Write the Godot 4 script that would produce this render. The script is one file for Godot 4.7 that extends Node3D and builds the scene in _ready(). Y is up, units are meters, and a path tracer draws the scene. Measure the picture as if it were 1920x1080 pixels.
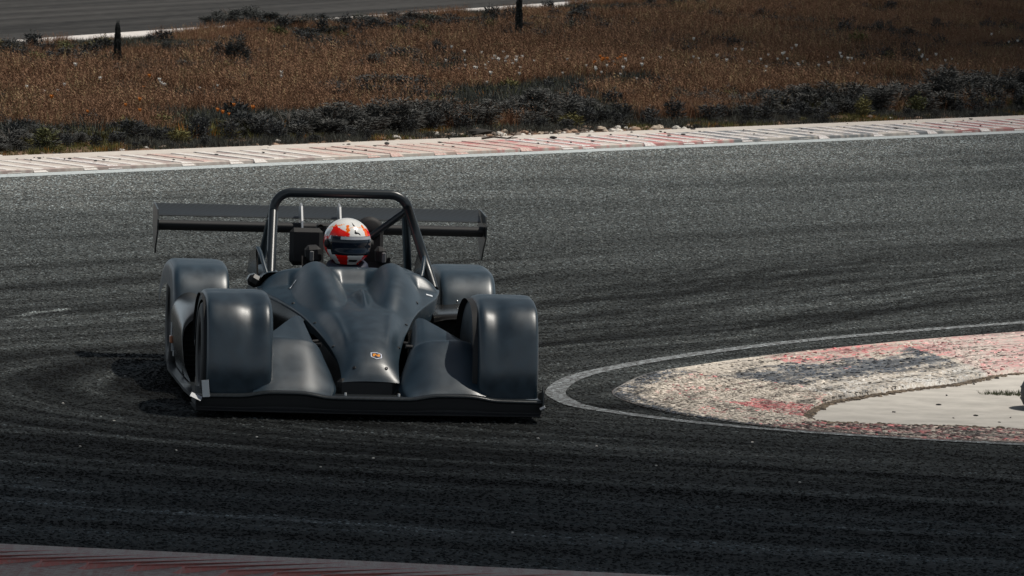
extends Node3D

# ---------------------------------------------------------------- frame of the track
const P := Vector2(1.9, -2.3)            # the corner's inner focus (x, z)
const A := Vector2(0.534, -0.8455)       # way the track leaves behind the corner
const B := Vector2(0.9507, 0.3102)       # way it leaves in front of the corner
const NA := Vector2(-0.8455, -0.534)
const NB := Vector2(-0.3102, 0.9507)
const R0 := 8.0
const S0 := -78.0
const S1 := 46.0
const RMAX := 20.0
var ARC := 0.0
var rng := RandomNumberGenerator.new()
var names := {}
var M := {}

func _ready():
	rng.seed = 4711
	ARC = absf(wrapf(NB.angle() - NA.angle(), -PI, PI))
	# --- camera
	var cam := Camera3D.new()
	cam.name = "camera"
	cam.position = Vector3(0.708, 3.2, 40.0)
	cam.basis = Basis(Vector3.RIGHT, deg_to_rad(-3.567)) * Basis(Vector3.BACK, deg_to_rad(1.6))
	cam.fov = 4.2133
	var att := CameraAttributesPhysical.new()
	att.frustum_focal_length = 326.25
	att.frustum_focus_distance = 42.0
	att.exposure_aperture = 50.0
	att.frustum_near = 0.5
	att.frustum_far = 3000.0
	cam.attributes = att
	cam.near = 0.5
	cam.far = 3000.0
	add_child(cam)
	cam.current = true
	# --- sky
	var env := Environment.new()
	var psm := ProceduralSkyMaterial.new()
	psm.sky_top_color = Color(0.07, 0.13, 0.22)
	psm.sky_horizon_color = Color(0.90, 0.96, 1.0)
	psm.sky_curve = 0.20
	psm.ground_bottom_color = Color(0.10, 0.09, 0.08)
	psm.ground_horizon_color = Color(0.40, 0.42, 0.44)
	psm.sky_cover = cloud_cover()
	psm.sky_cover_modulate = Color(1, 1, 1, 0.8)
	var sky := Sky.new()
	sky.sky_material = psm
	env.background_mode = Environment.BG_SKY
	env.sky = sky
	env.background_energy_multiplier = 0.82
	env.tonemap_mode = Environment.TONE_MAPPER_LINEAR
	env.tonemap_exposure = 1.0
	env.sdfgi_enabled = true
	env.ssao_enabled = true
	env.ssil_enabled = true
	var we := WorldEnvironment.new()
	we.name = "environment"
	we.environment = env
	add_child(we)
	# --- sun: from the right, about 62 degrees high
	var sun := DirectionalLight3D.new()
	sun.name = "sun"
	sun.light_energy = 1.5
	sun.light_color = Color(1.0, 0.975, 0.935)
	sun.light_angular_distance = 0.8
	sun.shadow_enabled = true
	sun.directional_shadow_max_distance = 150.0
	add_child(sun)
	sun.look_at_from_position(Vector3.ZERO, Vector3(-0.5, -1.0, 0.04), Vector3.FORWARD)
	materials()
	build_ground()
	build_far_kerb()
	build_apex()
	build_near_kerb()
	build_field()
	build_shrubs()
	build_stones()
	build_car()
	build_driver()
	build_clouds()

# ---------------------------------------------------------------- helpers
func lin(r: float, g: float, b: float) -> Color:
	return Color(r, g, b).linear_to_srgb()

func mat(c: Color, rough: float, o := {}) -> StandardMaterial3D:
	var m := StandardMaterial3D.new()
	m.albedo_color = c
	m.roughness = rough
	m.cull_mode = BaseMaterial3D.CULL_DISABLED
	for k in o:
		m.set(k, o[k])
	return m

func numbered(n: String) -> String:
	if not names.has(n):
		names[n] = 0
		return n
	names[n] += 1
	return "%s_%03d" % [n, names[n]]

func tag(o: Node, label: String, category: String, group := "", kind := "") -> Node:
	o.set_meta("label", label)
	o.set_meta("category", category)
	if group != "": o.set_meta("group", group)
	if kind != "": o.set_meta("kind", kind)
	return o

func mesh_node(called: String, mesh: Mesh, m: Material, parent: Node = null) -> MeshInstance3D:
	var o := MeshInstance3D.new()
	o.mesh = mesh
	if m: o.material_override = m
	if parent == null:
		o.name = numbered(called)
		add_child(o)
	else:
		o.name = called
		parent.add_child(o, true)
	return o

func structure(called: String, mesh: Mesh, m: Material, label: String, category: String) -> MeshInstance3D:
	var o := mesh_node(called, mesh, m)
	tag(o, label, category, "", "structure")
	return o

func ST() -> SurfaceTool:
	var st := SurfaceTool.new()
	st.begin(Mesh.PRIMITIVE_TRIANGLES)
	return st

func done(st: SurfaceTool, tangents := false) -> ArrayMesh:
	st.generate_normals()
	if tangents: st.generate_tangents()
	return st.commit()

# a smooth sheet: f(u, v) -> Vector3, u and v in 0..1
func sheet(st: SurfaceTool, f: Callable, nu: int, nv: int, group := 0):
	var pts := []
	for j in nv + 1:
		var row := PackedVector3Array()
		for i in nu + 1:
			row.append(f.call(float(i) / nu, float(j) / nv))
		pts.append(row)
	st.set_smooth_group(group)
	for j in nv:
		for i in nu:
			var q := [[i, j], [i + 1, j], [i + 1, j + 1], [i, j + 1]]
			for k in [0, 1, 2, 0, 2, 3]:
				var ij = q[k]
				st.set_uv(Vector2(float(ij[0]) / nu, float(ij[1]) / nv))
				st.add_vertex(pts[ij[1]][ij[0]])

func tri(st: SurfaceTool, a: Vector3, b: Vector3, c: Vector3):
	st.add_vertex(a); st.add_vertex(b); st.add_vertex(c)

func quad(st: SurfaceTool, a: Vector3, b: Vector3, c: Vector3, d: Vector3):
	tri(st, a, b, c); tri(st, a, c, d)

# chamfered box
func box(st: SurfaceTool, c: Vector3, size: Vector3, bev := 0.004, bs := Basis.IDENTITY):
	st.set_smooth_group(-1)
	var h := size * 0.5
	bev = minf(bev, minf(h.x, minf(h.y, h.z)) * 0.9)
	var p := func(ax: int, sx: int, sy: int, sz: int) -> Vector3:
		var v := Vector3(sx * (h.x - bev), sy * (h.y - bev), sz * (h.z - bev))
		v[ax] = [sx * h.x, sy * h.y, sz * h.z][ax]
		return c + bs * v
	for ax in 3:
		for s in [-1, 1]:
			var o := []
			for k in [[-1, -1], [1, -1], [1, 1], [-1, 1]]:
				var t := [0, 0, 0]
				t[ax] = s; t[(ax + 1) % 3] = k[0]; t[(ax + 2) % 3] = k[1]
				o.append(p.call(ax, t[0], t[1], t[2]))
			if s > 0: quad(st, o[0], o[3], o[2], o[1])
			else: quad(st, o[0], o[1], o[2], o[3])
		var b1 := (ax + 1) % 3
		var b2 := (ax + 2) % 3
		for s1 in [-1, 1]:
			for s2 in [-1, 1]:
				var t0 := [0, 0, 0]; var t1 := [0, 0, 0]
				t0[ax] = -1; t0[b1] = s1; t0[b2] = s2
				t1[ax] = 1; t1[b1] = s1; t1[b2] = s2
				var w := [p.call(b1, t0[0], t0[1], t0[2]), p.call(b1, t1[0], t1[1], t1[2]), p.call(b2, t1[0], t1[1], t1[2]), p.call(b2, t0[0], t0[1], t0[2])]
				if s1 * s2 > 0: quad(st, w[0], w[3], w[2], w[1])
				else: quad(st, w[0], w[1], w[2], w[3])
	for sx in [-1, 1]:
		for sy in [-1, 1]:
			for sz in [-1, 1]:
				var a: Vector3 = p.call(0, sx, sy, sz); var b: Vector3 = p.call(1, sx, sy, sz); var d: Vector3 = p.call(2, sx, sy, sz)
				if sx * sy * sz > 0: tri(st, a, d, b)
				else: tri(st, a, b, d)

func tube(st: SurfaceTool, pts: Array, rad: float, sides := 14, r1 := -1.0):
	var n := pts.size()
	var rings := []
	var up := Vector3.UP
	for i in n:
		var d: Vector3 = (pts[mini(i + 1, n - 1)] - pts[maxi(i - 1, 0)]).normalized()
		if absf(up.dot(d)) > 0.95: up = Vector3.RIGHT
		var x := d.cross(up).normalized()
		up = x.cross(d).normalized()
		var r := rad if r1 < 0 else lerpf(rad, r1, float(i) / (n - 1))
		var ring := PackedVector3Array()
		for k in sides:
			var a := TAU * k / sides
			ring.append(pts[i] + (x * cos(a) + up * sin(a)) * r)
		rings.append(ring)
	st.set_smooth_group(1)
	for i in n - 1:
		for k in sides:
			var k2 := (k + 1) % sides
			quad(st, rings[i][k], rings[i + 1][k], rings[i + 1][k2], rings[i][k2])
	st.set_smooth_group(-1)
	for e in [0, n - 1]:
		for k in range(1, sides - 1):
			tri(st, rings[e][0], rings[e][k], rings[e][k + 1])

# lathe about the x axis through c: prof = [Vector2(x, r)...]
func lathe_x(st: SurfaceTool, c: Vector3, prof: Array, sides := 40, group := 1):
	st.set_smooth_group(group)
	for i in prof.size() - 1:
		for k in sides:
			var a0 := TAU * k / sides
			var a1 := TAU * (k + 1) / sides
			var f := func(pr: Vector2, a: float) -> Vector3: return c + Vector3(pr.x, pr.y * sin(a), pr.y * cos(a))
			quad(st, f.call(prof[i], a0), f.call(prof[i], a1), f.call(prof[i + 1], a1), f.call(prof[i + 1], a0))

# flat plate of a 2D outline with thickness; to3(p2, w) places it
func plate(st: SurfaceTool, poly: PackedVector2Array, to3: Callable, w0: float, w1: float):
	st.set_smooth_group(-1)
	var ix := Geometry2D.triangulate_polygon(poly)
	for k in range(0, ix.size(), 3):
		tri(st, to3.call(poly[ix[k]], w0), to3.call(poly[ix[k + 1]], w0), to3.call(poly[ix[k + 2]], w0))
		tri(st, to3.call(poly[ix[k]], w1), to3.call(poly[ix[k + 2]], w1), to3.call(poly[ix[k + 1]], w1))
	for k in poly.size():
		var a := poly[k]
		var b := poly[(k + 1) % poly.size()]
		quad(st, to3.call(a, w0), to3.call(b, w0), to3.call(b, w1), to3.call(a, w1))

func crv(p: Array, t: float) -> Variant:    # Catmull-Rom through p, t in 0..1
	var n := p.size() - 1
	var x := clampf(t, 0, 1) * n
	var i := mini(int(x), n - 1)
	var f := x - i
	var p1 = p[i]; var p2 = p[i + 1]
	var p0 = p[i - 1] if i > 0 else p1 * 2.0 - p2
	var p3 = p[i + 2] if i + 2 <= n else p2 * 2.0 - p1
	return 0.5 * ((2.0 * p1) + (p2 - p0) * f + (2.0 * p0 - 5.0 * p1 + 4.0 * p2 - p3) * f * f + (3.0 * p1 - p0 - 3.0 * p2 + p3) * f * f * f)

func tab(t: Array, x: float) -> float:     # smooth table lookup: t = [[x, y]...] with rising x
	if x <= t[0][0]: return t[0][1]
	for i in t.size() - 1:
		if x <= t[i + 1][0]:
			var h: float = t[i + 1][0] - t[i][0]
			var f: float = (x - t[i][0]) / h
			var d: float = (t[i + 1][1] - t[i][1])
			var m0: float = d if i == 0 else (t[i + 1][1] - t[i - 1][1]) / (t[i + 1][0] - t[i - 1][0]) * h
			var m1: float = d if i + 2 >= t.size() else (t[i + 2][1] - t[i][1]) / (t[i + 2][0] - t[i][0]) * h
			var f2 := f * f
			var f3 := f2 * f
			return (2 * f3 - 3 * f2 + 1) * t[i][1] + (f3 - 2 * f2 + f) * m0 + (-2 * f3 + 3 * f2) * t[i + 1][1] + (f3 - f2) * m1
	return t[-1][1]

func noise(seed_: int, freq: float, oct := 3, type := FastNoiseLite.TYPE_SIMPLEX_SMOOTH) -> FastNoiseLite:
	var n := FastNoiseLite.new()
	n.seed = seed_
	n.frequency = freq
	n.noise_type = type
	n.fractal_octaves = oct
	return n

func noise_bytes(n: FastNoiseLite, w: int, h: int, tw := 0, th := 0, seamless := false) -> PackedByteArray:
	var im: Image = n.get_seamless_image(w, h) if seamless else n.get_image(w, h)
	im.convert(Image.FORMAT_L8)
	if tw > 0: im.resize(tw, th, Image.INTERPOLATE_CUBIC)
	return im.get_data()

func tex_rgb(w: int, h: int, data: PackedByteArray) -> ImageTexture:
	return ImageTexture.create_from_image(Image.create_from_data(w, h, false, Image.FORMAT_RGB8, data))

func put(d: PackedByteArray, k: int, r: float, g: float, b: float):    # linear colour in, sRGB byte out
	d[k] = int(255.0 * pow(clampf(r, 0, 1), 0.4545)); d[k + 1] = int(255.0 * pow(clampf(g, 0, 1), 0.4545)); d[k + 2] = int(255.0 * pow(clampf(b, 0, 1), 0.4545))

func to_track(p: Vector2) -> Vector2:       # world (x, z) -> (along s, off r)
	var q := p - P
	if q.dot(A) >= 0 and q.dot(NA) >= 0: return Vector2(-q.dot(A), q.dot(NA))
	if q.dot(B) >= 0 and q.dot(NB) >= 0: return Vector2(ARC * R0 + q.dot(B), q.dot(NB))
	var a := absf(wrapf(q.angle() - NA.angle(), -PI, PI))
	return Vector2(clampf(a, 0, ARC) * R0, q.length())

func from_track(s: float, r: float) -> Vector2:
	if s <= 0: return P + A * (-s) + NA * r
	if s >= ARC * R0: return P + B * (s - ARC * R0) + NB * r
	return P + NA.rotated(-s / R0) * r

func v3(p: Vector2, y := 0.0) -> Vector3:
	return Vector3(p.x, y, p.y)

func cloud_cover() -> ImageTexture:
	var w := 512
	var h := 256
	var n := noise(5, 0.9, 5)
	var im := Image.create(w, h, false, Image.FORMAT_RGBA8)
	for j in h:
		var el := PI * (0.5 - (j + 0.5) / h)
		for i in w:
			var az := TAU * i / w
			var d := Vector3(cos(el) * cos(az), sin(el), cos(el) * sin(az))
			var c := 0.0
			if d.y > 0.02:
				var q := d / (d.y + 0.25)
				c = smoothstep(-0.05, 0.55, n.get_noise_3d(q.x, 3.0, q.z)) * smoothstep(0.02, 0.2, d.y)
			im.set_pixel(i, j, Color(0.62, 0.63, 0.65, c))
	return ImageTexture.create_from_image(im)

# ---------------------------------------------------------------- materials
func materials():
	M.body = mat(lin(0.018, 0.056, 0.090), 0.60, {"metallic_specular": 1.0, "albedo_texture": dusty(), "roughness_texture": dusty(), "uv1_triplanar": true, "uv1_scale": Vector3(1.6, 1.6, 1.6)})
	M.gloss = mat(lin(0.016, 0.015, 0.014), 0.24, {"metallic_specular": 0.35})
	M.tubing = mat(lin(0.012, 0.017, 0.021), 0.34)
	M.black = mat(lin(0.010, 0.010, 0.011), 0.7)
	M.rubber = mat(lin(0.026, 0.026, 0.027), 0.62)
	M.rim = mat(lin(0.03, 0.03, 0.032), 0.35, {"metallic": 0.6})
	M.alu = mat(lin(0.55, 0.56, 0.57), 0.38, {"metallic": 0.85})
	M.white = mat(lin(0.75, 0.75, 0.74), 0.4)
	M.amber = mat(lin(0.45, 0.16, 0.07), 0.3)
	M.carbon = mat(Color(1, 1, 1), 0.33, {"albedo_texture": weave(), "uv1_triplanar": true, "uv1_scale": Vector3(14, 14, 14)})
	M.stone = mat(lin(0.36, 0.30, 0.24), 0.9, {"vertex_color_use_as_albedo": false})
	M.stone_dark = mat(lin(0.03, 0.03, 0.03), 0.85)
	M.stone_pale = mat(lin(0.55, 0.52, 0.48), 0.9)

func dusty() -> ImageTexture:      # fine dust and wiped patches on the bodywork, without any direction
	var w := 512
	var a := noise_bytes(noise(21, 0.012, 4), w, w, 0, 0, true)
	var b := noise_bytes(noise(22, 0.30, 2), w, w, 0, 0, true)
	var d := PackedByteArray()
	d.resize(w * w * 3)
	for k in w * w:
		var v := int(clampf(150.0 + 60.0 * (a[k] / 255.0) + 60.0 * (b[k] / 255.0 - 0.5), 0, 255))
		d[k * 3] = v; d[k * 3 + 1] = v; d[k * 3 + 2] = v
	return tex_rgb(w, w, d)

func weave() -> ImageTexture:
	var n := 64
	var d := PackedByteArray()
	d.resize(n * n * 3)
	for j in n:
		for i in n:
			var a := int(i / 8.0)
			var b := int(j / 8.0)
			var over := posmod(a + b, 4) < 2
			var e := absf(fmod(i if over else j, 8.0) - 3.5) / 4.0
			var v := (0.030 if over else 0.018) * (1.0 - 0.4 * e)
			put(d, (j * n + i) * 3, v * 0.80, v, v * 1.15)
	return tex_rgb(n, n, d)

# ---------------------------------------------------------------- ground, track
func build_ground():
	var st := ST()
	quad(st, Vector3(-600, -0.05, -900), Vector3(600, -0.05, -900), Vector3(600, -0.05, 300), Vector3(-600, -0.05, 300))
	structure("ground", done(st), mat(lin(0.16, 0.11, 0.07), 0.95, {"albedo_texture": earth_tex(), "uv1_triplanar": true, "uv1_world_triplanar": true, "uv1_scale": Vector3(0.3, 0.3, 0.3)}), "dry brown earth lying around and beyond the race track", "ground")
	M.asphalt = mat(Color(1, 1, 1), 0.72, {"albedo_texture": asphalt_tex(), "detail_enabled": true, "detail_blend_mode": BaseMaterial3D.BLEND_MODE_MUL, "detail_uv_layer": BaseMaterial3D.DETAIL_UV_2, "detail_albedo": grain_tex(), "metallic_specular": 0.15})
	st = ST()
	var ss := []
	var s := S0
	while s < 0: ss.append(s); s += 4.0
	for k in 41: ss.append(ARC * R0 * k / 40.0)
	s = ARC * R0 + 2.0
	while s <= S1: ss.append(s); s += 4.0
	st.set_smooth_group(0)
	for i in ss.size() - 1:
		for j in 20:
			var c := []
			for k in [[i, j], [i + 1, j], [i + 1, j + 1], [i, j + 1]]:
				c.append([ss[k[0]], RMAX * k[1] / 20.0])
			for k in [0, 1, 2, 0, 2, 3]:
				var w := from_track(c[k][0], c[k][1])
				st.set_uv(Vector2((c[k][0] - S0) / (S1 - S0), c[k][1] / RMAX))
				st.set_uv2(w / 1.7)
				st.add_vertex(v3(w))
	structure("race_track", done(st), M.asphalt, "grey asphalt race track with dark tyre marks curving round the corner", "race track")
	build_chippings()
	# painted edge lines
	M.line = mat(Color(1, 1, 1), 0.7, {"albedo_texture": worn_paint(11, Vector3(0.42, 0.46, 0.47), Vector3(0.10, 0.10, 0.10), 0.30), "uv1_triplanar": true, "uv1_world_triplanar": true, "uv1_scale": Vector3(0.9, 0.9, 0.9)})
	M.line_worn = mat(Color(1, 1, 1), 0.7, {"albedo_texture": worn_paint(12, Vector3(0.36, 0.40, 0.42), Vector3(0.05, 0.05, 0.05), 0.57), "uv1_triplanar": true, "uv1_world_triplanar": true, "uv1_scale": Vector3(1.1, 1.1, 1.1)})
	st = ST()
	for i in ss.size() - 1:
		if ss[i] < 0 and ss[i + 1] <= 0.01:
			quad(st, v3(from_track(ss[i], 16.10), 0.004), v3(from_track(ss[i + 1], 16.10), 0.004), v3(from_track(ss[i + 1], 16.40), 0.004), v3(from_track(ss[i], 16.40), 0.004))
	structure("outer_edge_line", done(st), M.line, "white painted line along the foot of the striped kerb", "painted line")
	var wl := [Vector2(9.5, -17.2), Vector2(6.2, -12.4), Vector2(3.94, -9.26), Vector2(3.14, -8.09), Vector2(2.45, -6.95), Vector2(1.78, -5.56), Vector2(1.3, -4.3), Vector2(1.06, -3.39), Vector2(0.96, -2.37), Vector2(1.01, -1.74), Vector2(1.12, -1.31), Vector2(1.4, -0.86), Vector2(1.75, -0.45), Vector2(2.07, -0.2), Vector2(2.6, 0.08), Vector2(3.6, 0.42)]
	st = ST()
	var n := 160
	for i in n:
		var q := []
		for t in [float(i) / n, float(i + 1) / n]:
			var p0: Vector2 = crv(wl, t)
			var dd: Vector2 = (crv(wl, t + 0.002) - crv(wl, t - 0.002)).normalized().orthogonal()
			q.append(p0 - dd * 0.055); q.append(p0 + dd * 0.055)
		quad(st, v3(q[0], 0.004), v3(q[1], 0.004), v3(q[3], 0.004), v3(q[2], 0.004))
	structure("apex_edge_line", done(st), M.line_worn, "worn white painted line bending round the inner kerb", "painted line")
	# the far stretch of track behind the field
	st = ST()
	var fp := Vector2(-5.30, -54.5)
	var fd := Vector2(0.26, -0.9656)
	var fn := Vector2(-0.9656, -0.26)
	var far_m := mat(lin(0.052, 0.050, 0.048), 0.85, {"albedo_texture": far_tex(), "metallic_specular": 0.2})
	for i in 12:
		for k in [[0, 0], [1, 0], [1, 1], [0, 0], [1, 1], [0, 1]]:
			st.set_uv(Vector2((i + k[0]) / 3.0, k[1]))
			st.add_vertex(v3(fp + fd * (-40.0 + 12.0 * (i + k[0])) + fn * (1.0 + 40.0 * k[1]), -0.02))
	structure("far_track", done(st), far_m, "far stretch of grey asphalt beyond the brown grass field", "race track")
	st = ST()
	for i in 50:
		var o0 := fp + fd * (-40.0 + 3.0 * i)
		var o1 := fp + fd * (-37.02 + 3.0 * i)
		box_strip(st, o0, o1, fn * 1.0, 0.05)
	structure("far_kerb", done(st), mat(Color(1, 1, 1), 0.85, {"albedo_texture": worn_paint(23, Vector3(0.55, 0.52, 0.50), Vector3(0.25, 0.22, 0.2), 0.25), "uv1_triplanar": true, "uv1_world_triplanar": true, "uv1_scale": Vector3(0.4, 0.4, 0.4)}), "pale concrete kerb of the far track seen through the grass", "kerb")

func build_chippings():
	# the stones that stand out of the open-textured surface
	var lists := [[], []]
	var inner := PackedVector2Array([Vector2(3.34, 0.26), Vector2(2.75, 0.11), Vector2(2.16, -0.26), Vector2(1.68, -0.89), Vector2(1.41, -1.52), Vector2(1.27, -2.29), Vector2(1.33, -3.01), Vector2(1.5, -3.96), Vector2(1.75, -4.6), Vector2(2.08, -5.37), Vector2(2.42, -6.03), Vector2(3.1, -7.22), Vector2(3.89, -8.4), Vector2(9.6, -16.8), Vector2(9.0, 2.0)])
	var r2 := RandomNumberGenerator.new()
	r2.seed = 888
	while lists[0].size() + lists[1].size() < 410000:
		var z := lerpf(10.0, -40.0, r2.randf())
		var hw := (40.0 - z) * 0.0655 + 1.5
		if r2.randf() > hw / 6.8: continue
		var p := Vector2(0.708 + r2.randf_range(-hw, hw), z)
		var t := to_track(p)
		if t.y > 16.1 or (t.y < 3.0 and Geometry2D.is_point_in_polygon(p, inner)) : continue
		if z > 7.44 + 0.2 * (p.x + 0.2): continue
		var s := r2.randf_range(0.0040, 0.0088)
		var tr := Transform3D(Basis(Vector3.UP, r2.randf() * TAU).scaled(Vector3(s * r2.randf_range(0.8, 1.7), s * r2.randf_range(0.35, 0.75), s)), Vector3(p.x, 0.0, p.y))
		# each stone as rubbered or dusty as the surface it stands in
		var k := (clampi(int(t.y / RMAX * 1024.0), 0, 1023) * 2048 + clampi(int((t.x - S0) / (S1 - S0) * 2048.0), 0, 2047)) * 3
		var v := pow(asphalt_px[k] / 255.0, 2.2) * (0.30 + 2.6 * pow(r2.randf(), 2.6))
		var hue := r2.randf_range(-0.05, 0.05)
		lists[0].append([tr, Color(v * (0.91 + hue), v * 1.01, v * (1.02 - hue))])
	var mm := MultiMesh.new()
	mm.transform_format = MultiMesh.TRANSFORM_3D
	mm.use_colors = true
	mm.mesh = rock_mesh(7, 5, 3)
	mm.instance_count = lists[0].size()
	for i in lists[0].size():
		mm.set_instance_transform(i, lists[0][i][0])
		mm.set_instance_color(i, lists[0][i][1])
	var o := MultiMeshInstance3D.new()
	o.name = "asphalt_chippings"
	o.multimesh = mm
	o.material_override = mat(Color(1, 1, 1), 0.75, {"vertex_color_use_as_albedo": true, "metallic_specular": 0.25})
	add_child(o)
	tag(o, "stone chippings standing out of the coarse asphalt of the track", "chippings", "", "stuff")

func box_strip(st: SurfaceTool, a: Vector2, b: Vector2, w: Vector2, h: float):
	st.set_smooth_group(-1)
	quad(st, v3(a, h), v3(b, h), v3(b + w, h), v3(a + w, h))
	quad(st, v3(a, -0.05), v3(b, -0.05), v3(b, h), v3(a, h))
	quad(st, v3(a + w, -0.05), v3(b + w, -0.05), v3(b + w, h), v3(a + w, h))
	quad(st, v3(a, -0.05), v3(a + w, -0.05), v3(a + w, h), v3(a, h))
	quad(st, v3(b, -0.05), v3(b + w, -0.05), v3(b + w, h), v3(b, h))

func earth_tex() -> ImageTexture:
	var w := 512
	var a := noise_bytes(noise(31, 0.02, 5), w, w, 0, 0, true)
	var b := noise_bytes(noise(32, 0.2, 2), w, w, 0, 0, true)
	var d := PackedByteArray()
	d.resize(w * w * 3)
	for k in w * w:
		var v := 0.55 + 0.45 * a[k] / 255.0 + 0.35 * (b[k] / 255.0 - 0.5)
		put(d, k * 3, v, v * 0.97, v * 0.93)
	return tex_rgb(w, w, d)

func grain_tex() -> ImageTexture:
	# aggregate: pale and dark chippings in bitumen
	var w := 1024
	var a := noise_bytes(noise(41, 0.16, 1, FastNoiseLite.TYPE_CELLULAR), w, w, 0, 0, true)
	var b := noise_bytes(noise(42, 0.045, 3), w, w, 0, 0, true)
	var c := noise_bytes(noise(43, 0.012, 3), w, w, 0, 0, true)
	var d := PackedByteArray()
	d.resize(w * w * 3)
	var r2 := RandomNumberGenerator.new()
	r2.seed = 9
	var g := PackedFloat32Array()
	g.resize(128 * 128)
	for k in g.size(): g[k] = r2.randf()
	for j in w:
		for i in w:
			var k := j * w + i
			var chip := g[(j / 8) * 128 + (i / 8)]
			var v := 0.30 + 0.36 * smoothstep(0.25, 0.75, b[k] / 255.0) + 0.16 * (a[k] / 255.0) + 0.12 * (c[k] / 255.0)
			if chip > 0.93: v += 0.30 * (chip - 0.93) / 0.07
			elif chip < 0.25: v *= 0.65
			put(d, k * 3, v, v, v * 0.985)
	return tex_rgb(w, w, d)

func asphalt_tex() -> ImageTexture:
	var w := 2048
	var h := 1024
	var pxs := w / (S1 - S0)
	var pxr := h / RMAX
	var fine := noise_bytes(noise(51, 0.055, 4), 160, h, w, h)      # streaks along the track
	var mid := noise_bytes(noise(52, 0.016, 4), 96, h, w, h)
	var blot := noise_bytes(noise(53, 0.012, 4), w, h)
	var dark := PackedFloat32Array()
	dark.resize(w * h)
	dark.fill(1.0)
	var r2 := RandomNumberGenerator.new()
	r2.seed = 77
	# single tyre marks
	for n in 280:
		var s := r2.randf_range(-70.0, 40.0)
		var ln := r2.randf_range(3.0, 22.0)
		var r := r2.randf_range(0.6, 9.5) if r2.randf() < 0.7 else r2.randf_range(1.0, 16.0)
		var dr := r2.randf_range(-0.13, 0.13)
		var wd := r2.randf_range(0.08, 0.40)
		var k := r2.randf_range(0.22, 0.62)
		if s < -2.0:
			k *= 0.8
			if s + ln < 0.0 and r2.randf() < 0.6: dr = -r2.randf_range(0.05, 0.32)      # cars spread out away from the corner
		stroke(dark, w, h, s, r, s + ln, r + dr * ln, wd, 1.0 - k)
	for n in 60:       # marks that leave the apex and fan out
		var s := r2.randf_range(-16.0, -1.0)
		var r := r2.randf_range(1.0, 5.0)
		var ln := r2.randf_range(3.0, 9.0)
		stroke(dark, w, h, s - ln, r + ln * r2.randf_range(0.08, 0.40), s, r, r2.randf_range(0.04, 0.13), r2.randf_range(0.35, 0.65))
	for n in 34:       # long arcs round the whole corner
		var r := r2.randf_range(1.9, 4.6)
		var s := r2.randf_range(-9.0, 3.0)
		stroke(dark, w, h, s, r + r2.randf_range(-0.3, 0.9), s + r2.randf_range(10.0, 22.0), r + r2.randf_range(-0.4, 0.8), r2.randf_range(0.05, 0.16), r2.randf_range(0.35, 0.65) if n % 4 else r2.randf_range(1.2, 1.5))
	for n in 170:      # where the cars swing round and leave the corner
		var s := r2.randf_range(4.0, 26.0)
		var r := r2.randf_range(2.2, 9.3)
		var dr := r2.randf_range(-0.10, 0.10)
		var ln := r2.randf_range(2.0, 12.0)
		stroke(dark, w, h, s, r, s + ln, r + dr * ln, r2.randf_range(0.05, 0.22), r2.randf_range(0.25, 0.6) if n % 3 else r2.randf_range(1.2, 1.5))
	var pale := PackedFloat32Array()
	pale.resize(w * h)
	pale.fill(1.0)
	for q in [[-2.2, 3.4, -1.0, 4.68, 0.20, 3.4], [-2.2, 4.4, -0.94, 5.39, 0.18, 3.2], [-1.1, 5.3, -0.1, 5.62, 0.20, 2.8], [-0.25, 5.5, 0.6, 5.98, 0.15, 2.6], [-2.6, 0.9, -1.4, 1.3, 0.12, 1.6], [-2.35, -7.1, -2.0, -8.12, 0.06, 7.0]]:
		var a := to_track(Vector2(q[0], q[1]))
		var b := to_track(Vector2(q[2], q[3]))
		stroke(pale, w, h, a.x, a.y, b.x, b.y, q[4], q[5])
	var d := PackedByteArray()
	d.resize(w * h * 3)
	for j in h:
		var r := (j + 0.5) / pxr
		for i in w:
			var k := j * w + i
			var s := (i + 0.5) / pxs + S0
			var f := fine[k] / 255.0
			var m := mid[k] / 255.0
			var bl := blot[k] / 255.0
			# rubbered driving line: broken into streaks by the noise
			var driven := smoothstep(12.5 + 2.0 * (bl - 0.5), 6.0, r + 3.0 * (m - 0.5)) * smoothstep(-26.0, 6.0, s + 10.0 * (bl - 0.5))
			var rub := clampf(driven * (2.3 * f - 0.25), 0, 1)
			var v := 0.118 * (0.80 + 0.30 * bl + 0.22 * (m - 0.5) + 0.16 * (f - 0.5))
			var dust := smoothstep(11.0, 16.0, r + 3.0 * (bl - 0.5)) * 0.65
			v = v * (1.0 + dust)
			v = lerpf(v, 0.026, rub * 0.85)
			v *= minf(dark[k], 1.7) * pale[k]
			put(d, k * 3, v * (0.92 + 0.14 * dust), v * (1.01 + 0.01 * dust), v * (1.02 - 0.08 * dust))
	asphalt_px = d
	return tex_rgb(w, h, d)

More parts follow.
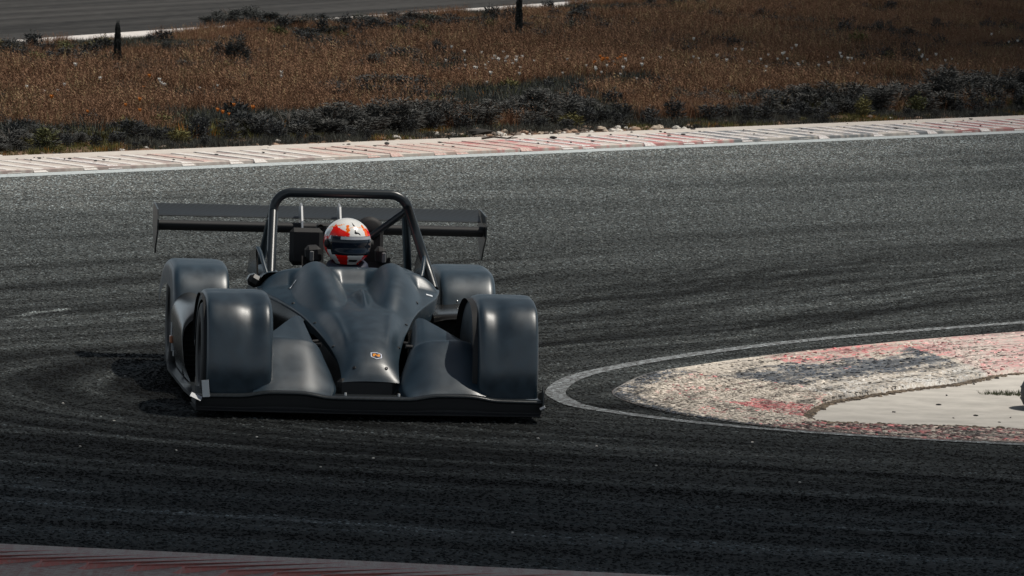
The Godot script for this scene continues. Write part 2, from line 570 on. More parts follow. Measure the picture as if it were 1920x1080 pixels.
var asphalt_px: PackedByteArray
func stroke(a: PackedFloat32Array, w: int, h: int, s0: float, r0: float, s1: float, r1: float, wd: float, f: float):
	if s1 < s0:
		var t := s0; s0 = s1; s1 = t
		t = r0; r0 = r1; r1 = t
	var pxs := w / (S1 - S0)
	var pxr := h / RMAX
	var i0 := maxi(0, int((s0 - S0) * pxs))
	var i1 := mini(w - 1, int((s1 - S0) * pxs))
	for i in range(i0, i1 + 1):
		var t := float(i - i0) / maxf(1.0, i1 - i0)
		var e := smoothstep(0.0, 0.12, t) * smoothstep(1.0, 0.75, t)
		var rc := lerpf(r0, r1, t) + 0.02 * sin(i * 0.7) 
		for j in range(maxi(0, int((rc - wd) * pxr)), mini(h - 1, int((rc + wd) * pxr)) + 1):
			var x := absf((j + 0.5) / pxr - rc) / wd
			var k := e * clampf((1.0 - x) * 1.6, 0, 1) * (0.6 + 0.4 * fposmod(sin(j * 12.9898 + int(i / 5.0) * 3.1) * 43758.5, 1.0))
			a[j * w + i] *= lerpf(1.0, f, k)

func far_tex() -> ImageTexture:
	var w := 256
	var h := 1024
	var a := noise_bytes(noise(61, 0.05, 4), 24, h, w, h)
	var b := noise_bytes(noise(62, 0.2, 2), w, h)
	var d := PackedByteArray()
	d.resize(w * h * 3)
	for k in w * h:
		var v := 0.30 + 0.75 * a[k] / 255.0 + 0.45 * (b[k] / 255.0 - 0.5)
		put(d, k * 3, v, v, v)
	return tex_rgb(w, h, d)

func worn_paint(sd: int, c: Vector3, under: Vector3, wear: float) -> ImageTexture:
	var w := 512
	var a := noise_bytes(noise(sd, 0.035, 5), w, w, 0, 0, true)
	var b := noise_bytes(noise(sd + 100, 0.25, 2), w, w, 0, 0, true)
	var d := PackedByteArray()
	d.resize(w * w * 3)
	for k in w * w:
		var x := 0.6 * a[k] / 255.0 + 0.4 * b[k] / 255.0
		var t := smoothstep(wear - 0.06, wear + 0.10, x)
		var q := under.lerp(c, t) * (0.88 + 0.24 * b[k] / 255.0)
		put(d, k * 3, q.x, q.y, q.z)
	return tex_rgb(w, w, d)

# ---------------------------------------------------------------- kerb behind the track
func build_far_kerb():
	# slab painted in turns; the ribs on it are pieces of their own
	var t0 := 4.0
	var t1 := 62.0
	var w := 1536
	var h := 64
	var a := noise_bytes(noise(71, 0.05, 4), w, h)
	var b := noise_bytes(noise(72, 0.3, 2), w, h)
	var d := PackedByteArray()
	d.resize(w * h * 3)
	for j in h:
		for i in w:
			var k := j * w + i
			var t := t0 + (t1 - t0) * i / w
			var x := a[k] / 255.0
			var y := b[k] / 255.0
			var c := Vector3(0.48, 0.44, 0.40)
			var paint := Vector3(0.40, 0.28, 0.24)
			var much := 0.42
			if t > 27.7 and t < 32.0: paint = Vector3(0.10, 0.12, 0.14); much = 0.52
			elif t >= 32.0 and t < 41.0: paint = Vector3(0.30, 0.09, 0.09); much = 0.55
			elif t > 23.5 and t <= 27.7: paint = Vector3(0.42, 0.14, 0.14); much = 0.50
			elif t < 20.8: paint = Vector3(0.27, 0.20, 0.19); much = 0.46
			if j < 44: c = c.lerp(paint, smoothstep(0.90 - much, 1.10 - much, 0.5 * x + 0.5 * y) * 0.9)
			c *= 0.85 + 0.3 * y
			put(d, k * 3, c.x, c.y, c.z)
	var m := mat(Color(1, 1, 1), 0.85, {"albedo_texture": tex_rgb(w, h, d)})
	var prof := [Vector2(16.46, -0.03), Vector2(16.46, 0.025), Vector2(16.48, 0.030), Vector2(17.10, 0.062), Vector2(17.42, 0.075), Vector2(17.46, 0.070), Vector2(17.46, -0.03)]
	var st := ST()
	st.set_smooth_group(-1)
	for i in 29:
		for j in prof.size() - 1:
			for k in [[0, 0], [1, 0], [1, 1], [0, 0], [1, 1], [0, 1]]:
				var t: float = t0 + 2.0 * (i + k[0])
				var pr: Vector2 = prof[j + k[1]]
				st.set_uv(Vector2((t - t0) / (t1 - t0), clampf((pr.x - 16.46), 0.005, 0.995)))
				st.add_vertex(v3(from_track(-t, pr.x), pr.y))
	var kerb := structure("striped_kerb", done(st), m, "faded striped concrete kerb between the track and the brown field", "kerb")
	var mats := [
		mat(Color(1, 1, 1), 0.8, {"albedo_texture": worn_paint(81, Vector3(0.60, 0.58, 0.56), Vector3(0.42, 0.34, 0.30), 0.36), "uv1_triplanar": true, "uv1_world_triplanar": true, "uv1_scale": Vector3(2, 2, 2)}),
		mat(Color(1, 1, 1), 0.8, {"albedo_texture": worn_paint(82, Vector3(0.62, 0.62, 0.62), Vector3(0.34, 0.24, 0.22), 0.44), "uv1_triplanar": true, "uv1_world_triplanar": true, "uv1_scale": Vector3(2, 2, 2)}),
		mat(Color(1, 1, 1), 0.8, {"albedo_texture": worn_paint(83, Vector3(0.56, 0.47, 0.42), Vector3(0.40, 0.22, 0.20), 0.46), "uv1_triplanar": true, "uv1_world_triplanar": true, "uv1_scale": Vector3(2, 2, 2)})]
	var ribs := []
	for v in 3:
		ribs.append(rib_mesh(0.64 + 0.02 * v, 0.20, 0.010))
	var t := 6.0
	var i := 0
	while t < 56.0:
		var o := mesh_node("rib", ribs[i % 3], mats[0 if t < 20.8 else (1 if t > 24.5 else 2)] if rng.randf() < 0.8 else mats[rng.randi() % 3], kerb)
		o.basis = Basis(v3(A), Vector3(-NA.x, 0, -NA.y).cross(v3(A)).normalized(), Vector3(-NA.x, 0, -NA.y))
		o.position = v3(from_track(-t, 16.785 + rng.randf_range(-0.01, 0.01)), 0.044 + rng.randf_range(-0.004, 0.0))
		t += 0.36
		i += 1

# a kerb rib: a bar with sloping sides along z, its top tilted with the slab
func rib_mesh(ln: float, wd: float, ht: float) -> ArrayMesh:
	var st := ST()
	st.set_smooth_group(-1)
	var hl := ln * 0.5
	var sl := 0.0516
	var c := []
	for z in [-hl, hl]:
		var yo: float = -z * sl
		var ins := 0.025
		c.append([Vector3(-wd * 0.5, yo - 0.02, z), Vector3(-wd * 0.5 + 0.01, yo + ht, z - signf(z) * ins), Vector3(wd * 0.5 - 0.045, yo + ht * 0.9, z - signf(z) * ins), Vector3(wd * 0.5, yo - 0.02, z)])
	for k in 3:
		quad(st, c[0][k], c[0][k + 1], c[1][k + 1], c[1][k])
	quad(st, c[0][0], c[0][1], c[0][2], c[0][3])
	quad(st, c[1][0], c[1][1], c[1][2], c[1][3])
	return done(st)

# ---------------------------------------------------------------- inner kerb and island at the apex
func build_apex():
	var O := [Vector2(9.0, 2.0), Vector2(5.2, 0.85), Vector2(3.34, 0.26), Vector2(2.75, 0.11), Vector2(2.16, -0.26), Vector2(1.68, -0.89), Vector2(1.41, -1.52), Vector2(1.27, -2.29), Vector2(1.33, -3.01), Vector2(1.5, -3.96), Vector2(1.75, -4.6), Vector2(2.08, -5.37), Vector2(2.42, -6.03), Vector2(3.1, -7.22), Vector2(3.89, -8.4), Vector2(6.2, -11.7), Vector2(9.6, -16.8)]
	var I := [Vector2(9.0, 1.1), Vector2(5.2, 0.1), Vector2(3.36, -0.45), Vector2(2.97, -0.52), Vector2(2.52, -0.50), Vector2(2.32, -0.58), Vector2(2.25, -0.78), Vector2(2.28, -1.12), Vector2(2.34, -1.52), Vector2(2.45, -2.01), Vector2(2.64, -2.46), Vector2(2.9, -3.03), Vector2(3.19, -3.54), Vector2(3.4, -4.12), Vector2(3.64, -4.58), Vector2(5.6, -7.6), Vector2(9.0, -12.6)]
	var r3 := RandomNumberGenerator.new()
	r3.seed = 5
	var w := 1536
	var h := 256
	var a := noise_bytes(noise(91, 0.014, 5), w, h)
	var b := noise_bytes(noise(92, 0.14, 4), w, h)
	var c2 := noise_bytes(noise(93, 0.05, 4), 192, h, w, h)
	var d := PackedByteArray()
	d.resize(w * h * 3)
	for j in h:
		var v := (j + 0.5) / h        # 0 outer .. 1 inner
		for i in w:
			var k := j * w + i
			var q := 16.0 * i / w      # control point number along the kerb
			var x := a[k] / 255.0
			var y := b[k] / 255.0
			var z := c2[k] / 255.0
			var c := Vector3(0.50, 0.45, 0.39)                         # bare cream concrete
			var pink := Vector3(0.46, 0.12, 0.13)
			var slate := Vector3(0.055, 0.065, 0.08)
			var white := Vector3(0.52, 0.52, 0.51)
			c = c * (0.72 + 0.5 * y)
			c = c.lerp(Vector3(0.10, 0.09, 0.08), smoothstep(0.60, 0.75, 0.5 * z + 0.5 * y) * 0.7)
			var gr := r3.randf()
			var n1 := 0.30 * x + 0.45 * y + 0.25 * gr
			var n2 := 0.30 * x + 0.35 * z + 0.35 * gr
			var red := 0.0
			if q < 4.4: red = 0.56
			elif q > 5.6 and q < 8.2 and v > 0.62 - 0.3 * (x - 0.5): red = 0.58 * smoothstep(5.6, 6.2, q) * smoothstep(8.3, 7.4, q)
			elif q > 11.2 and v < 0.45 + 0.3 * (x - 0.5): red = 0.50
			elif q > 13.0: red = 0.47
			elif q < 9.6: red = 0.34
			c = c.lerp(pink * (0.6 + 0.9 * y), smoothstep(0.96 - red, 1.10 - red, n1) * 0.85)
			var blue := 0.0
			if q > 8.8 and q < 12.9: blue = smoothstep(0.12, 0.34, v + 0.2 * (x - 0.5)) * smoothstep(0.82, 0.60, v + 0.2 * (y - 0.5)) * smoothstep(8.8, 9.8, q) * 0.68
			if q > 4.2 and q < 7.2: blue = maxf(blue, smoothstep(0.36, 0.05, v) * 0.62)
			if q >= 7.2 and q < 9.6: blue = maxf(blue, smoothstep(0.32, 0.04, v) * 0.6)
			c = c.lerp(slate * (0.6 + 1.0 * gr), smoothstep(0.96 - blue, 1.12 - blue, n2))
			if q > 9.2 and q < 13.1 and v > 0.66: c = c.lerp(white, smoothstep(0.44, 0.60, n1) * 0.8 * smoothstep(0.66, 0.80, v))
			if q < 4.4: c = c.lerp(Vector3(0.05, 0.05, 0.05), smoothstep(0.42, 0.56, 0.45 * z + 0.3 * y + 0.25 * gr) * 0.9)
			if q > 13.0: c = c.lerp(Vector3(0.55, 0.46, 0.44), 0.35)
			# scuffs of rubber and broken paint, drawn out along the kerb
			c = c.lerp(Vector3(0.06, 0.055, 0.05), smoothstep(0.56, 0.70, 0.5 * z + 0.3 * gr + 0.2 * y) * 0.75)
			c *= 0.70 + 0.6 * gr
			if v < 0.10 and q < 9.0: c = c.lerp(Vector3(0.05, 0.05, 0.05), 0.8 * smoothstep(0.6, 0.3, n1 + v))
			put(d, k * 3, c.x, c.y, c.z)
	var m := mat(Color(1, 1, 1), 0.85, {"albedo_texture": tex_rgb(w, h, d)})
	var bumps := noise(95, 8.0, 4)
	var st := ST()
	sheet(st, func(u: float, v: float) -> Vector3:
		var o: Vector2 = crv(O, u)
		var n: Vector2 = crv(I, u)
		var vv := minf(v / 0.94, 1.0)
		var p := o.lerp(n, vv)
		var near := smoothstep(0.30, 0.45, u)
		var y := 0.0045 + (0.014 + 0.020 * near) * smoothstep(0.0, 0.75, vv)
		y += 0.008 * bumps.get_noise_2d(p.x, p.y) * smoothstep(0.0, 0.15, vv)
		if v > 0.94: y = 0.0
		return v3(p, y), 480, 40)
	var mg := MultiMesh.new()
	mg.transform_format = MultiMesh.TRANSFORM_3D
	mg.use_colors = true
	mg.mesh = rock_mesh(9, 6, 4)
	mg.instance_count = 26000
	for k in 26000:
		var u := r3.randf_range(0.30, 0.60) if k % 3 else r3.randf_range(0.08, 0.94)
		var v := r3.randf_range(0.02, 0.99)
		var o2: Vector2 = crv(O, u)
		var p := o2.lerp(crv(I, u), v)
		var y := 0.0045 + (0.014 + 0.020 * smoothstep(0.30, 0.45, u)) * smoothstep(0.0, 0.75, v) + 0.008 * bumps.get_noise_2d(p.x, p.y) * smoothstep(0.0, 0.15, v)
		var g := r3.randf_range(0.004, 0.013)
		mg.set_instance_transform(k, Transform3D(Basis(Vector3.UP, r3.randf() * TAU).scaled(Vector3(g * r3.randf_range(0.9, 1.8), g * r3.randf_range(0.3, 0.7), g)), v3(p, y)))
		var ti := (clampi(int(v * 0.94 * h), 0, h - 1) * w + clampi(int(u * w), 0, w - 1)) * 3
		var f := r3.randf_range(0.95, 1.55) if r3.randf() < 0.90 else r3.randf_range(0.2, 0.5)
		mg.set_instance_color(k, Color(pow(d[ti] / 255.0, 2.2) * f, pow(d[ti + 1] / 255.0, 2.2) * f, pow(d[ti + 2] / 255.0, 2.2) * f))
	var ag := MultiMeshInstance3D.new()
	ag.name = "kerb_aggregate"
	ag.multimesh = mg
	ag.material_override = mat(Color(1, 1, 1), 0.85, {"vertex_color_use_as_albedo": true})
	add_child(ag)
	tag(ag, "coarse stones showing through the worn concrete of the inner kerb", "aggregate", "", "stuff")
	structure("apex_kerb", done(st), m, "worn kerb at the inner corner with patches of red, slate and white paint", "kerb")
	# island
	var pts := PackedVector2Array()
	for k in 161: pts.append(crv(I, k / 160.0))
	pts.append(Vector2(24, -12.6)); pts.append(Vector2(24, 1.1))
	var ix := Geometry2D.triangulate_polygon(pts)
	st = ST()
	for k in ix: st.add_vertex(v3(pts[k], 0.014))
	var im := mat(Color(1, 1, 1), 0.95, {"metallic_specular": 0.15, "albedo_texture": concrete_tex(), "uv1_triplanar": true, "uv1_world_triplanar": true, "uv1_scale": Vector3(0.45, 0.45, 0.45)})
	structure("concrete_island", done(st), im, "smooth pale concrete surface enclosed by the worn inner kerb", "pavement")
	# tyre lying on the island
	var tw := Node3D.new()
	tw.name = "marker_tyre"
	add_child(tw)
	tw.position = Vector3(3.76, 0.014, -1.95)
	tag(tw, "black tyre lying flat on the pale concrete island", "tyre")
	st = ST()
	lathe_x(st, Vector3.ZERO, [Vector2(0.0, 0.17), Vector2(0.0, 0.25), Vector2(0.02, 0.288), Vector2(0.05, 0.303), Vector2(0.085, 0.306), Vector2(0.12, 0.303), Vector2(0.15, 0.288), Vector2(0.17, 0.25), Vector2(0.17, 0.17), Vector2(0.13, 0.19), Vector2(0.04, 0.19), Vector2(0.0, 0.17)], 48)
	var o := mesh_node("tread", done(st), M.rubber, tw)
	o.rotation.z = PI / 2
	for k in 3:
		st = ST()
		lathe_x(st, Vector3.ZERO, [Vector2(0.055 + 0.03 * k - 0.004, 0.3045), Vector2(0.055 + 0.03 * k, 0.3085), Vector2(0.055 + 0.03 * k + 0.004, 0.3045)], 48)
		o = mesh_node("tread_rib", done(st), M.rubber, tw)
		o.rotation.z = PI / 2
	# gravel and grit in the joint between kerb and island
	var mm := MultiMesh.new()
	mm.transform_format = MultiMesh.TRANSFORM_3D
	mm.use_colors = true
	mm.mesh = rock_mesh(8, 6, 4)
	mm.instance_count = 2600
	for k in 2600:
		var pj: Vector2 = crv(I, rng.randf_range(0.12, 0.93))
		var g := rng.randf_range(0.004, 0.012)
		pj += Vector2(rng.randfn(0, 0.012) + 0.012, rng.randfn(0, 0.04))
		mm.set_instance_transform(k, Transform3D(Basis(Vector3.UP, rng.randf() * TAU).scaled(Vector3(g * 1.4, g * 0.8, g)), v3(pj, 0.014)))
		mm.set_instance_color(k, Color(0.055, 0.043, 0.033).lerp(Color(0.22, 0.17, 0.12), pow(rng.randf(), 2.0)))
	var gv := MultiMeshInstance3D.new()
	gv.name = "joint_gravel"
	gv.multimesh = mm
	gv.material_override = mat(Color(1, 1, 1), 0.9, {"vertex_color_use_as_albedo": true})
	add_child(gv)
	tag(gv, "brown grit lying in the joint between worn kerb and pale island", "gravel", "", "stuff")
	# bits of dark rubber on the island
	var chip := rock_mesh(5)
	for q in [[3.28, -0.9], [3.36, -1.25], [3.18, -1.32], [3.05, -1.1], [3.46, -4.1], [3.30, -3.6], [3.02, -2.0], [2.75, -1.4], [3.1, -2.7], [3.55, -1.2]]:
		o = mesh_node("rubber_crumb", chip, M.stone_dark)
		o.position = Vector3(q[0], 0.018, q[1])
		o.scale = Vector3(1, 0.6, 2.2) * rng.randf_range(0.003, 0.008)
		o.rotation.y = rng.randf() * TAU
		tag(o, "small black rubber crumb lying on the pale concrete island", "debris", "rubber crumbs on the island")

func concrete_tex() -> ImageTexture:
	var w := 1024
	var a := noise_bytes(noise(101, 0.006, 5), w, w, 0, 0, true)
	var b := noise_bytes(noise(102, 0.25, 2), w, w, 0, 0, true)
	var c := noise_bytes(noise(103, 0.03, 3), w, w, 0, 0, true)
	var d := PackedByteArray()
	d.resize(w * w * 3)
	for k in w * w:
		var v := 0.47 * (0.80 + 0.30 * a[k] / 255.0 + 0.12 * (c[k] / 255.0 - 0.5) + 0.14 * (b[k] / 255.0 - 0.5))
		if b[k] > 238: v *= 0.6
		put(d, k * 3, v * 1.04, v * 0.99, v * 0.91)
	return tex_rgb(w, w, d)

func build_near_kerb():
	# kerb on the near side of the track: a dark slab with red ribs
	var s := ARC * R0
	var st := ST()
	var prof := [Vector2(9.62, -0.02), Vector2(9.62, 0.02), Vector2(10.5, 0.06), Vector2(11.6, 0.07), Vector2(11.6, -0.04)]
	var dirn := Vector2(0.9806, 0.196)
	var base := Vector2(-0.2, 7.46)
	var nn := Vector2(-0.196, 0.9806)
	for i in 24:
		for j in prof.size() - 1:
			var q := []
			for k in [[0, 0], [1, 0], [1, 1], [0, 1]]:
				var t: float = -12.0 + 1.0 * (i + k[0])
				q.append(v3(base + dirn * t + nn * (prof[j + k[1]].x - 9.62), prof[j + k[1]].y))
			quad(st, q[0], q[1], q[2], q[3])
	var kerb := structure("near_kerb", done(st), mat(Color(1, 1, 1), 0.85, {"albedo_texture": worn_paint(112, Vector3(0.46, 0.42, 0.38), Vector3(0.36, 0.22, 0.20), 0.48), "uv1_triplanar": true, "uv1_world_triplanar": true, "uv1_scale": Vector3(1, 1, 1)}), "concrete kerb with worn red ribs on the near track edge", "kerb")
	var rm := mat(Color(1, 1, 1), 0.8, {"albedo_texture": worn_paint(113, Vector3(0.52, 0.18, 0.16), Vector3(0.42, 0.30, 0.27), 0.40), "uv1_triplanar": true, "uv1_world_triplanar": true, "uv1_scale": Vector3(2, 2, 2)})
	var rib := rib_mesh(1.25, 0.040, 0.008)
	for i in 40:
		var o := mesh_node("rib", rib, rm, kerb)
		var z := Vector3(0.537, 0, -0.844)
		o.basis = Basis(Vector3.UP.cross(z), Vector3.UP, z)
		o.position = v3(base + dirn * (-5.0 + 0.195 * i) + nn * (0.74 + rng.randf_range(-0.03, 0.03)), 0.0515)

# ---------------------------------------------------------------- field
func field_height(p: Vector2) -> float:
	var t := to_track(p)
	return 0.05 + 0.07 * smoothstep(17.4, 21.0, t.y) * (0.4 + hn.get_noise_2d(p.x, p.y))

var hn: FastNoiseLite
func build_field():
	hn = noise(201, 0.12, 3)
	var st := ST()
	var em := mat(lin(0.20, 0.12, 0.075), 0.95, {"albedo_texture": earth_tex(), "uv1_triplanar": true, "uv1_world_triplanar": true, "uv1_scale": Vector3(0.5, 0.5, 0.5)})
	sheet(st, func(u: float, v: float) -> Vector3:
		var p := from_track(-lerpf(0.0, 110.0, u), lerpf(17.44, 62.0, v * v))
		var far := (p - Vector2(-5.30, -54.5)).dot(Vector2(-0.9656, -0.26))
		return v3(p, lerpf(field_height(p), -0.045, smoothstep(-0.4, 0.0, far))), 110, 40)
	structure("field", done(st), em, "brown earth of the field under the dry grass", "field")
	var patch := noise(207, 0.34, 4)
	var patch2 := noise(203, 0.7, 3)
	var fp := Vector2(-5.30, -54.5)
	var fn := Vector2(-0.9656, -0.26)
	# [mesh, colour pairs] of each kind of ground cover
	var dry := tuft_mesh(301, 30, 0.10, 0.25, 0.0045, 0.17, true)
	var green := tuft_mesh(302, 34, 0.04, 0.14, 0.0040, 0.14, false)
	var grey := tuft_mesh(303, 34, 0.05, 0.17, 0.0050, 0.16, false)
	# patches where darker plants push the dry grass back: [x, z, half width, half depth]
	var patches := [[-4.44, -46.75, 0.71, 3.84], [-3.08, -43.00, 0.85, 2.05], [-2.48, -46.62, 0.41, 4.47], [-0.70, -49.71, 0.67, 4.11], [0.20, -62.97, 1.12, 3.16], [1.61, -64.25, 0.99, 3.24], [-1.11, -57.91, 1.07, 2.45], [3.09, -57.43, 0.80, 4.04], [5.39, -61.41, 1.04, 5.47], [-5.05, -49.74, 0.37, 3.43], [-1.85, -51.45, 0.37, 2.49], [-0.65, -39.72, 0.71, 1.89]]
	var lists := [[], [], []]
	var n := 0
	while n < 205000:
		n += 1
		var z := rng.randf_range(-96.0, -23.5)
		var hw := (40.0 - z) * 0.0655 + 4.2
		# even density over the widening view
		if rng.randf() > hw / 13.2: continue
		var x := 0.708 + rng.randf_range(-hw, hw) + (40.0 - z) * 0.0
		var p := Vector2(x, z)
		var t := to_track(p)
		if t.x > 0 or t.y < 17.5: continue
		var far := (p - fp).dot(fn)
		if far > -0.25: continue
		var e := t.y - 17.45
		var a := patch.get_noise_2d(x * 0.9, z * 0.55)
		var b := patch2.get_noise_2d(x, z * 0.6)
		var kind := 0
		if e < 1.3 + 0.8 * a + 2.6 * smoothstep(-23.0, -18.0, t.x): kind = 1 if b > (-0.1 if t.x > -20.0 else 0.22) else 2
		elif a > 0.05: kind = [2, 2, 2, 1][rng.randi() % 4]
		elif a > -0.06 or b > 0.22: kind = [1, 0, 0][rng.randi() % 3]
		for q in patches:
			var dq := Vector2((x - q[0]) / q[2], (z - q[1]) / q[3]).length() + 0.9 * b
			if dq < 1.0 and e > 0.6: kind = [2, 2, 1, 2, 0][rng.randi() % 5]
		if e < 0.40 and t.x < -24.8 and t.x > -28.6 and rng.randf() < 0.9: continue
		if e < 0.25 and rng.randf() < 0.6: continue
		var sc := rng.randf_range(0.75, 1.2)
		if kind == 0: sc *= clampf(0.55 + e * 0.12, 0.5, 1.0)
		elif e < 1.2: sc *= 0.45
		if far > -3.0: sc *= 0.55
		var tr := Transform3D(Basis(Vector3.UP, rng.randf() * TAU).scaled(Vector3(sc, sc * rng.randf_range(0.8, 1.2), sc)), v3(p, field_height(p) - 0.01))
		var c := Color()
		var w := rng.randf()
		if kind == 0: c = Color(0.150, 0.082, 0.050).lerp(Color(0.235, 0.138, 0.086), w) if rng.randf() < 0.90 else Color(0.27, 0.20, 0.11)
		elif kind == 1: c = Color(0.060, 0.066, 0.028).lerp(Color(0.17, 0.16, 0.055), w) if rng.randf() < 0.88 else Color(0.30, 0.13, 0.03)
		else: c = Color(0.040, 0.044, 0.040).lerp(Color(0.100, 0.104, 0.090), w)
		lists[kind].append([tr, c])
	var gm := mat(Color(1, 1, 1), 0.8, {"vertex_color_use_as_albedo": true, "backlight_enabled": true, "backlight": Color(0.25, 0.25, 0.25), "metallic_specular": 0.2})
	# low scrub plants between the grass
	var scrub := shrub_mesh(407, 420, 0.020, 0.16, 0.6, 5)
	lists.append([])
	for i in 10800:
		var z := rng.randf_range(-92.0, -23.5)
		var hw := (40.0 - z) * 0.0655 + 4.0
		if rng.randf() > hw / 13.0: continue
		var p := Vector2(0.708 + rng.randf_range(-hw, hw), z)
		var t := to_track(p)
		if t.x > 0 or t.y < 17.55: continue
		if (p - fp).dot(fn) > -0.6: continue
		var e := t.y - 17.45
		var dense := patch.get_noise_2d(p.x * 0.9 + 40.0, p.y * 0.55)
		var inside := false
		for q in patches:
			if Vector2((p.x - q[0]) / q[2], (p.y - q[1]) / q[3]).length() < 1.0: inside = true
		if e > 1.6 and not inside and rng.randf() > smoothstep(-0.05, 0.3, dense) * 0.7 + 0.10: continue
		if e < 0.45 and t.x < -24.8 and t.x > -28.6: continue
		var w := rng.randf_range(0.14, 0.36) if e > 0.6 else rng.randf_range(0.08, 0.18)
		var hgt := w * rng.randf_range(0.5, 0.95)
		var c: Color = [Color(0.048, 0.051, 0.052), Color(0.080, 0.086, 0.072), Color(0.10, 0.105, 0.05), Color(0.14, 0.13, 0.055), Color(0.066, 0.070, 0.072)][rng.randi() % 5]
		if t.x < -20.0 and c.g > 0.08 and rng.randf() < 0.7: c = Color(0.058, 0.061, 0.062)
		lists[3].append([Transform3D(Basis(Vector3.UP, rng.randf() * TAU).scaled(Vector3(w, hgt, w)), v3(p, field_height(p) - 0.01)), c])
	var info := [["dry_grass", dry, "reddish brown dry grass covering the field behind the kerb", "grass"], ["green_plants", green, "low olive green grass growing in patches along the field edge", "grass"], ["grey_plants", grey, "low slate grey leafy ground cover in patches of the field", "ground cover"], ["low_scrub", scrub, "low grey green scrub growing all through the dry grass", "scrub"]]
	for k in 4:
		var mm := MultiMesh.new()
		mm.transform_format = MultiMesh.TRANSFORM_3D
		mm.use_colors = true
		mm.mesh = info[k][1]
		mm.instance_count = lists[k].size()
		for i in lists[k].size():
			mm.set_instance_transform(i, lists[k][i][0])
			mm.set_instance_color(i, lists[k][i][1])
		var o := MultiMeshInstance3D.new()
		o.name = info[k][0]
		o.multimesh = mm
		o.material_override = gm
		add_child(o)
		tag(o, info[k][2], info[k][3], "", "stuff")
	print("grass ", lists[0].size(), " ", lists[1].size(), " ", lists[2].size())
	# tuft on the island beside the tyre
	var st2 := ST()
	for k in 16:
		var tr := Transform3D(Basis(Vector3.UP, k * 2.1).scaled(Vector3(0.5, 0.22, 0.5) * rng.randf_range(0.7, 1.2)), Vector3(0.16 - 0.022 * k, 0, rng.randf_range(-0.10, 0.10) * (1.0 - k / 18.0)))
		st2.append_from(green, 0, tr)
	var tm := st2.commit()
	var to := mesh_node("grass_tuft", tm, mat(lin(0.075, 0.085, 0.04), 0.8, {"vertex_color_use_as_albedo": false}))
	to.position = Vector3(3.50, 0.014, -2.9)
	tag(to, "small green grass tuft growing behind the tyre on the concrete island", "grass tuft")
	# wild flowers
	var white_f := flower_mesh(Color(0.72, 0.70, 0.66))
	var orange_f := flower_mesh(Color(0.62, 0.20, 0.02))
	var wm := mat(Color(1, 1, 1), 0.7, {"vertex_color_use_as_albedo": true})
	var beds := [[-3.77, -35.19, 0.31, 2.34, 6, 0], [-2.81, -37.14, 0.09, 0.75, 4, 0], [-2.27, -36.86, 0.31, 1.84, 3, 0], [-1.72, -39.24, 0.32, 1.96, 2, 0], [0.48, -45.20, 0.55, 3.27, 34, 0], [1.76, -45.85, 0.64, 2.74, 16, 0], [1.62, -46.69, 0.15, 1.26, 9, 1], [1.90, -47.86, 0.18, 0.98, 4, 1], [2.88, -48.61, 0.60, 3.99, 14, 0], [3.88, -51.40, 0.62, 4.24, 14, 0], [4.62, -51.28, 0.37, 3.09, 8, 0], [5.62, -53.10, 0.38, 2.51, 10, 0], [7.04, -60.11, 0.27, 4.09, 7, 0], [-3.02, -37.65, 0.11, 0.76, 2, 1], [-2.82, -31.10, 0.73, 1.89, 5, 1], [-1.97, -31.86, 0.29, 1.51, 5, 1]]
	for q in beds:
		for k in q[4]:
			var p := Vector2(q[0] + rng.randfn(0, 0.5) * q[2], q[1] + rng.randfn(0, 0.5) * q[3])
			if to_track(p).y < 17.8: continue
			var o := mesh_node("wildflower" if q[5] == 0 else "orange_wildflower", white_f if q[5] == 0 else orange_f, wm)
			o.position = v3(p, field_height(p) - 0.01)
			o.scale = Vector3(0.85, 1.10, 0.85) * rng.randf_range(0.8, 1.2)
			o.rotation.y = rng.randf() * TAU
			if q[5] == 0: tag(o, "small white wildflower blooming above the brown grass of the field", "flower", "white wildflowers in the field")
			else: tag(o, "small orange wildflower blooming among the grass of the field", "flower", "orange wildflowers in the field")

func tuft_mesh(sd: int, blades: int, h0: float, h1: float, wd: float, spread: float, feather: bool) -> ArrayMesh:
	var r := RandomNumberGenerator.new()
	r.seed = sd
	var st := ST()
	st.set_smooth_group(-1)
	for i in blades:
		var a := r.randf() * TAU
		var o := Vector3(cos(a), 0, sin(a)) * spread * sqrt(r.randf()) * 0.9
		var h := r.randf_range(h0, h1)
		var lean := Vector3(cos(a + r.randf_range(-1, 1)), 0, sin(a + r.randf_range(-1, 1))) * h * r.randf_range(0.05, 0.5)
		var side := Vector3(cos(a * 3.7), 0, sin(a * 3.7)) * wd * r.randf_range(0.6, 1.3)
		var m := o + lean * 0.35 + Vector3(0, h * 0.55, 0)
		var tip := o + lean + Vector3(0, h, 0)
		quad(st, o - side, o + side, m + side * 0.8, m - side * 0.8)
		tri(st, m - side * 0.8, m + side * 0.8, tip)
		if feather:
			for k in 3:
				var q := m.lerp(tip, 0.45 + 0.27 * k)
				var e := Vector3(r.randf_range(-1, 1), r.randf_range(0.2, 1.0), r.randf_range(-1, 1)) * 0.022
				tri(st, q, q + e, q + e * 0.4 + side * 1.9)
	return done(st)

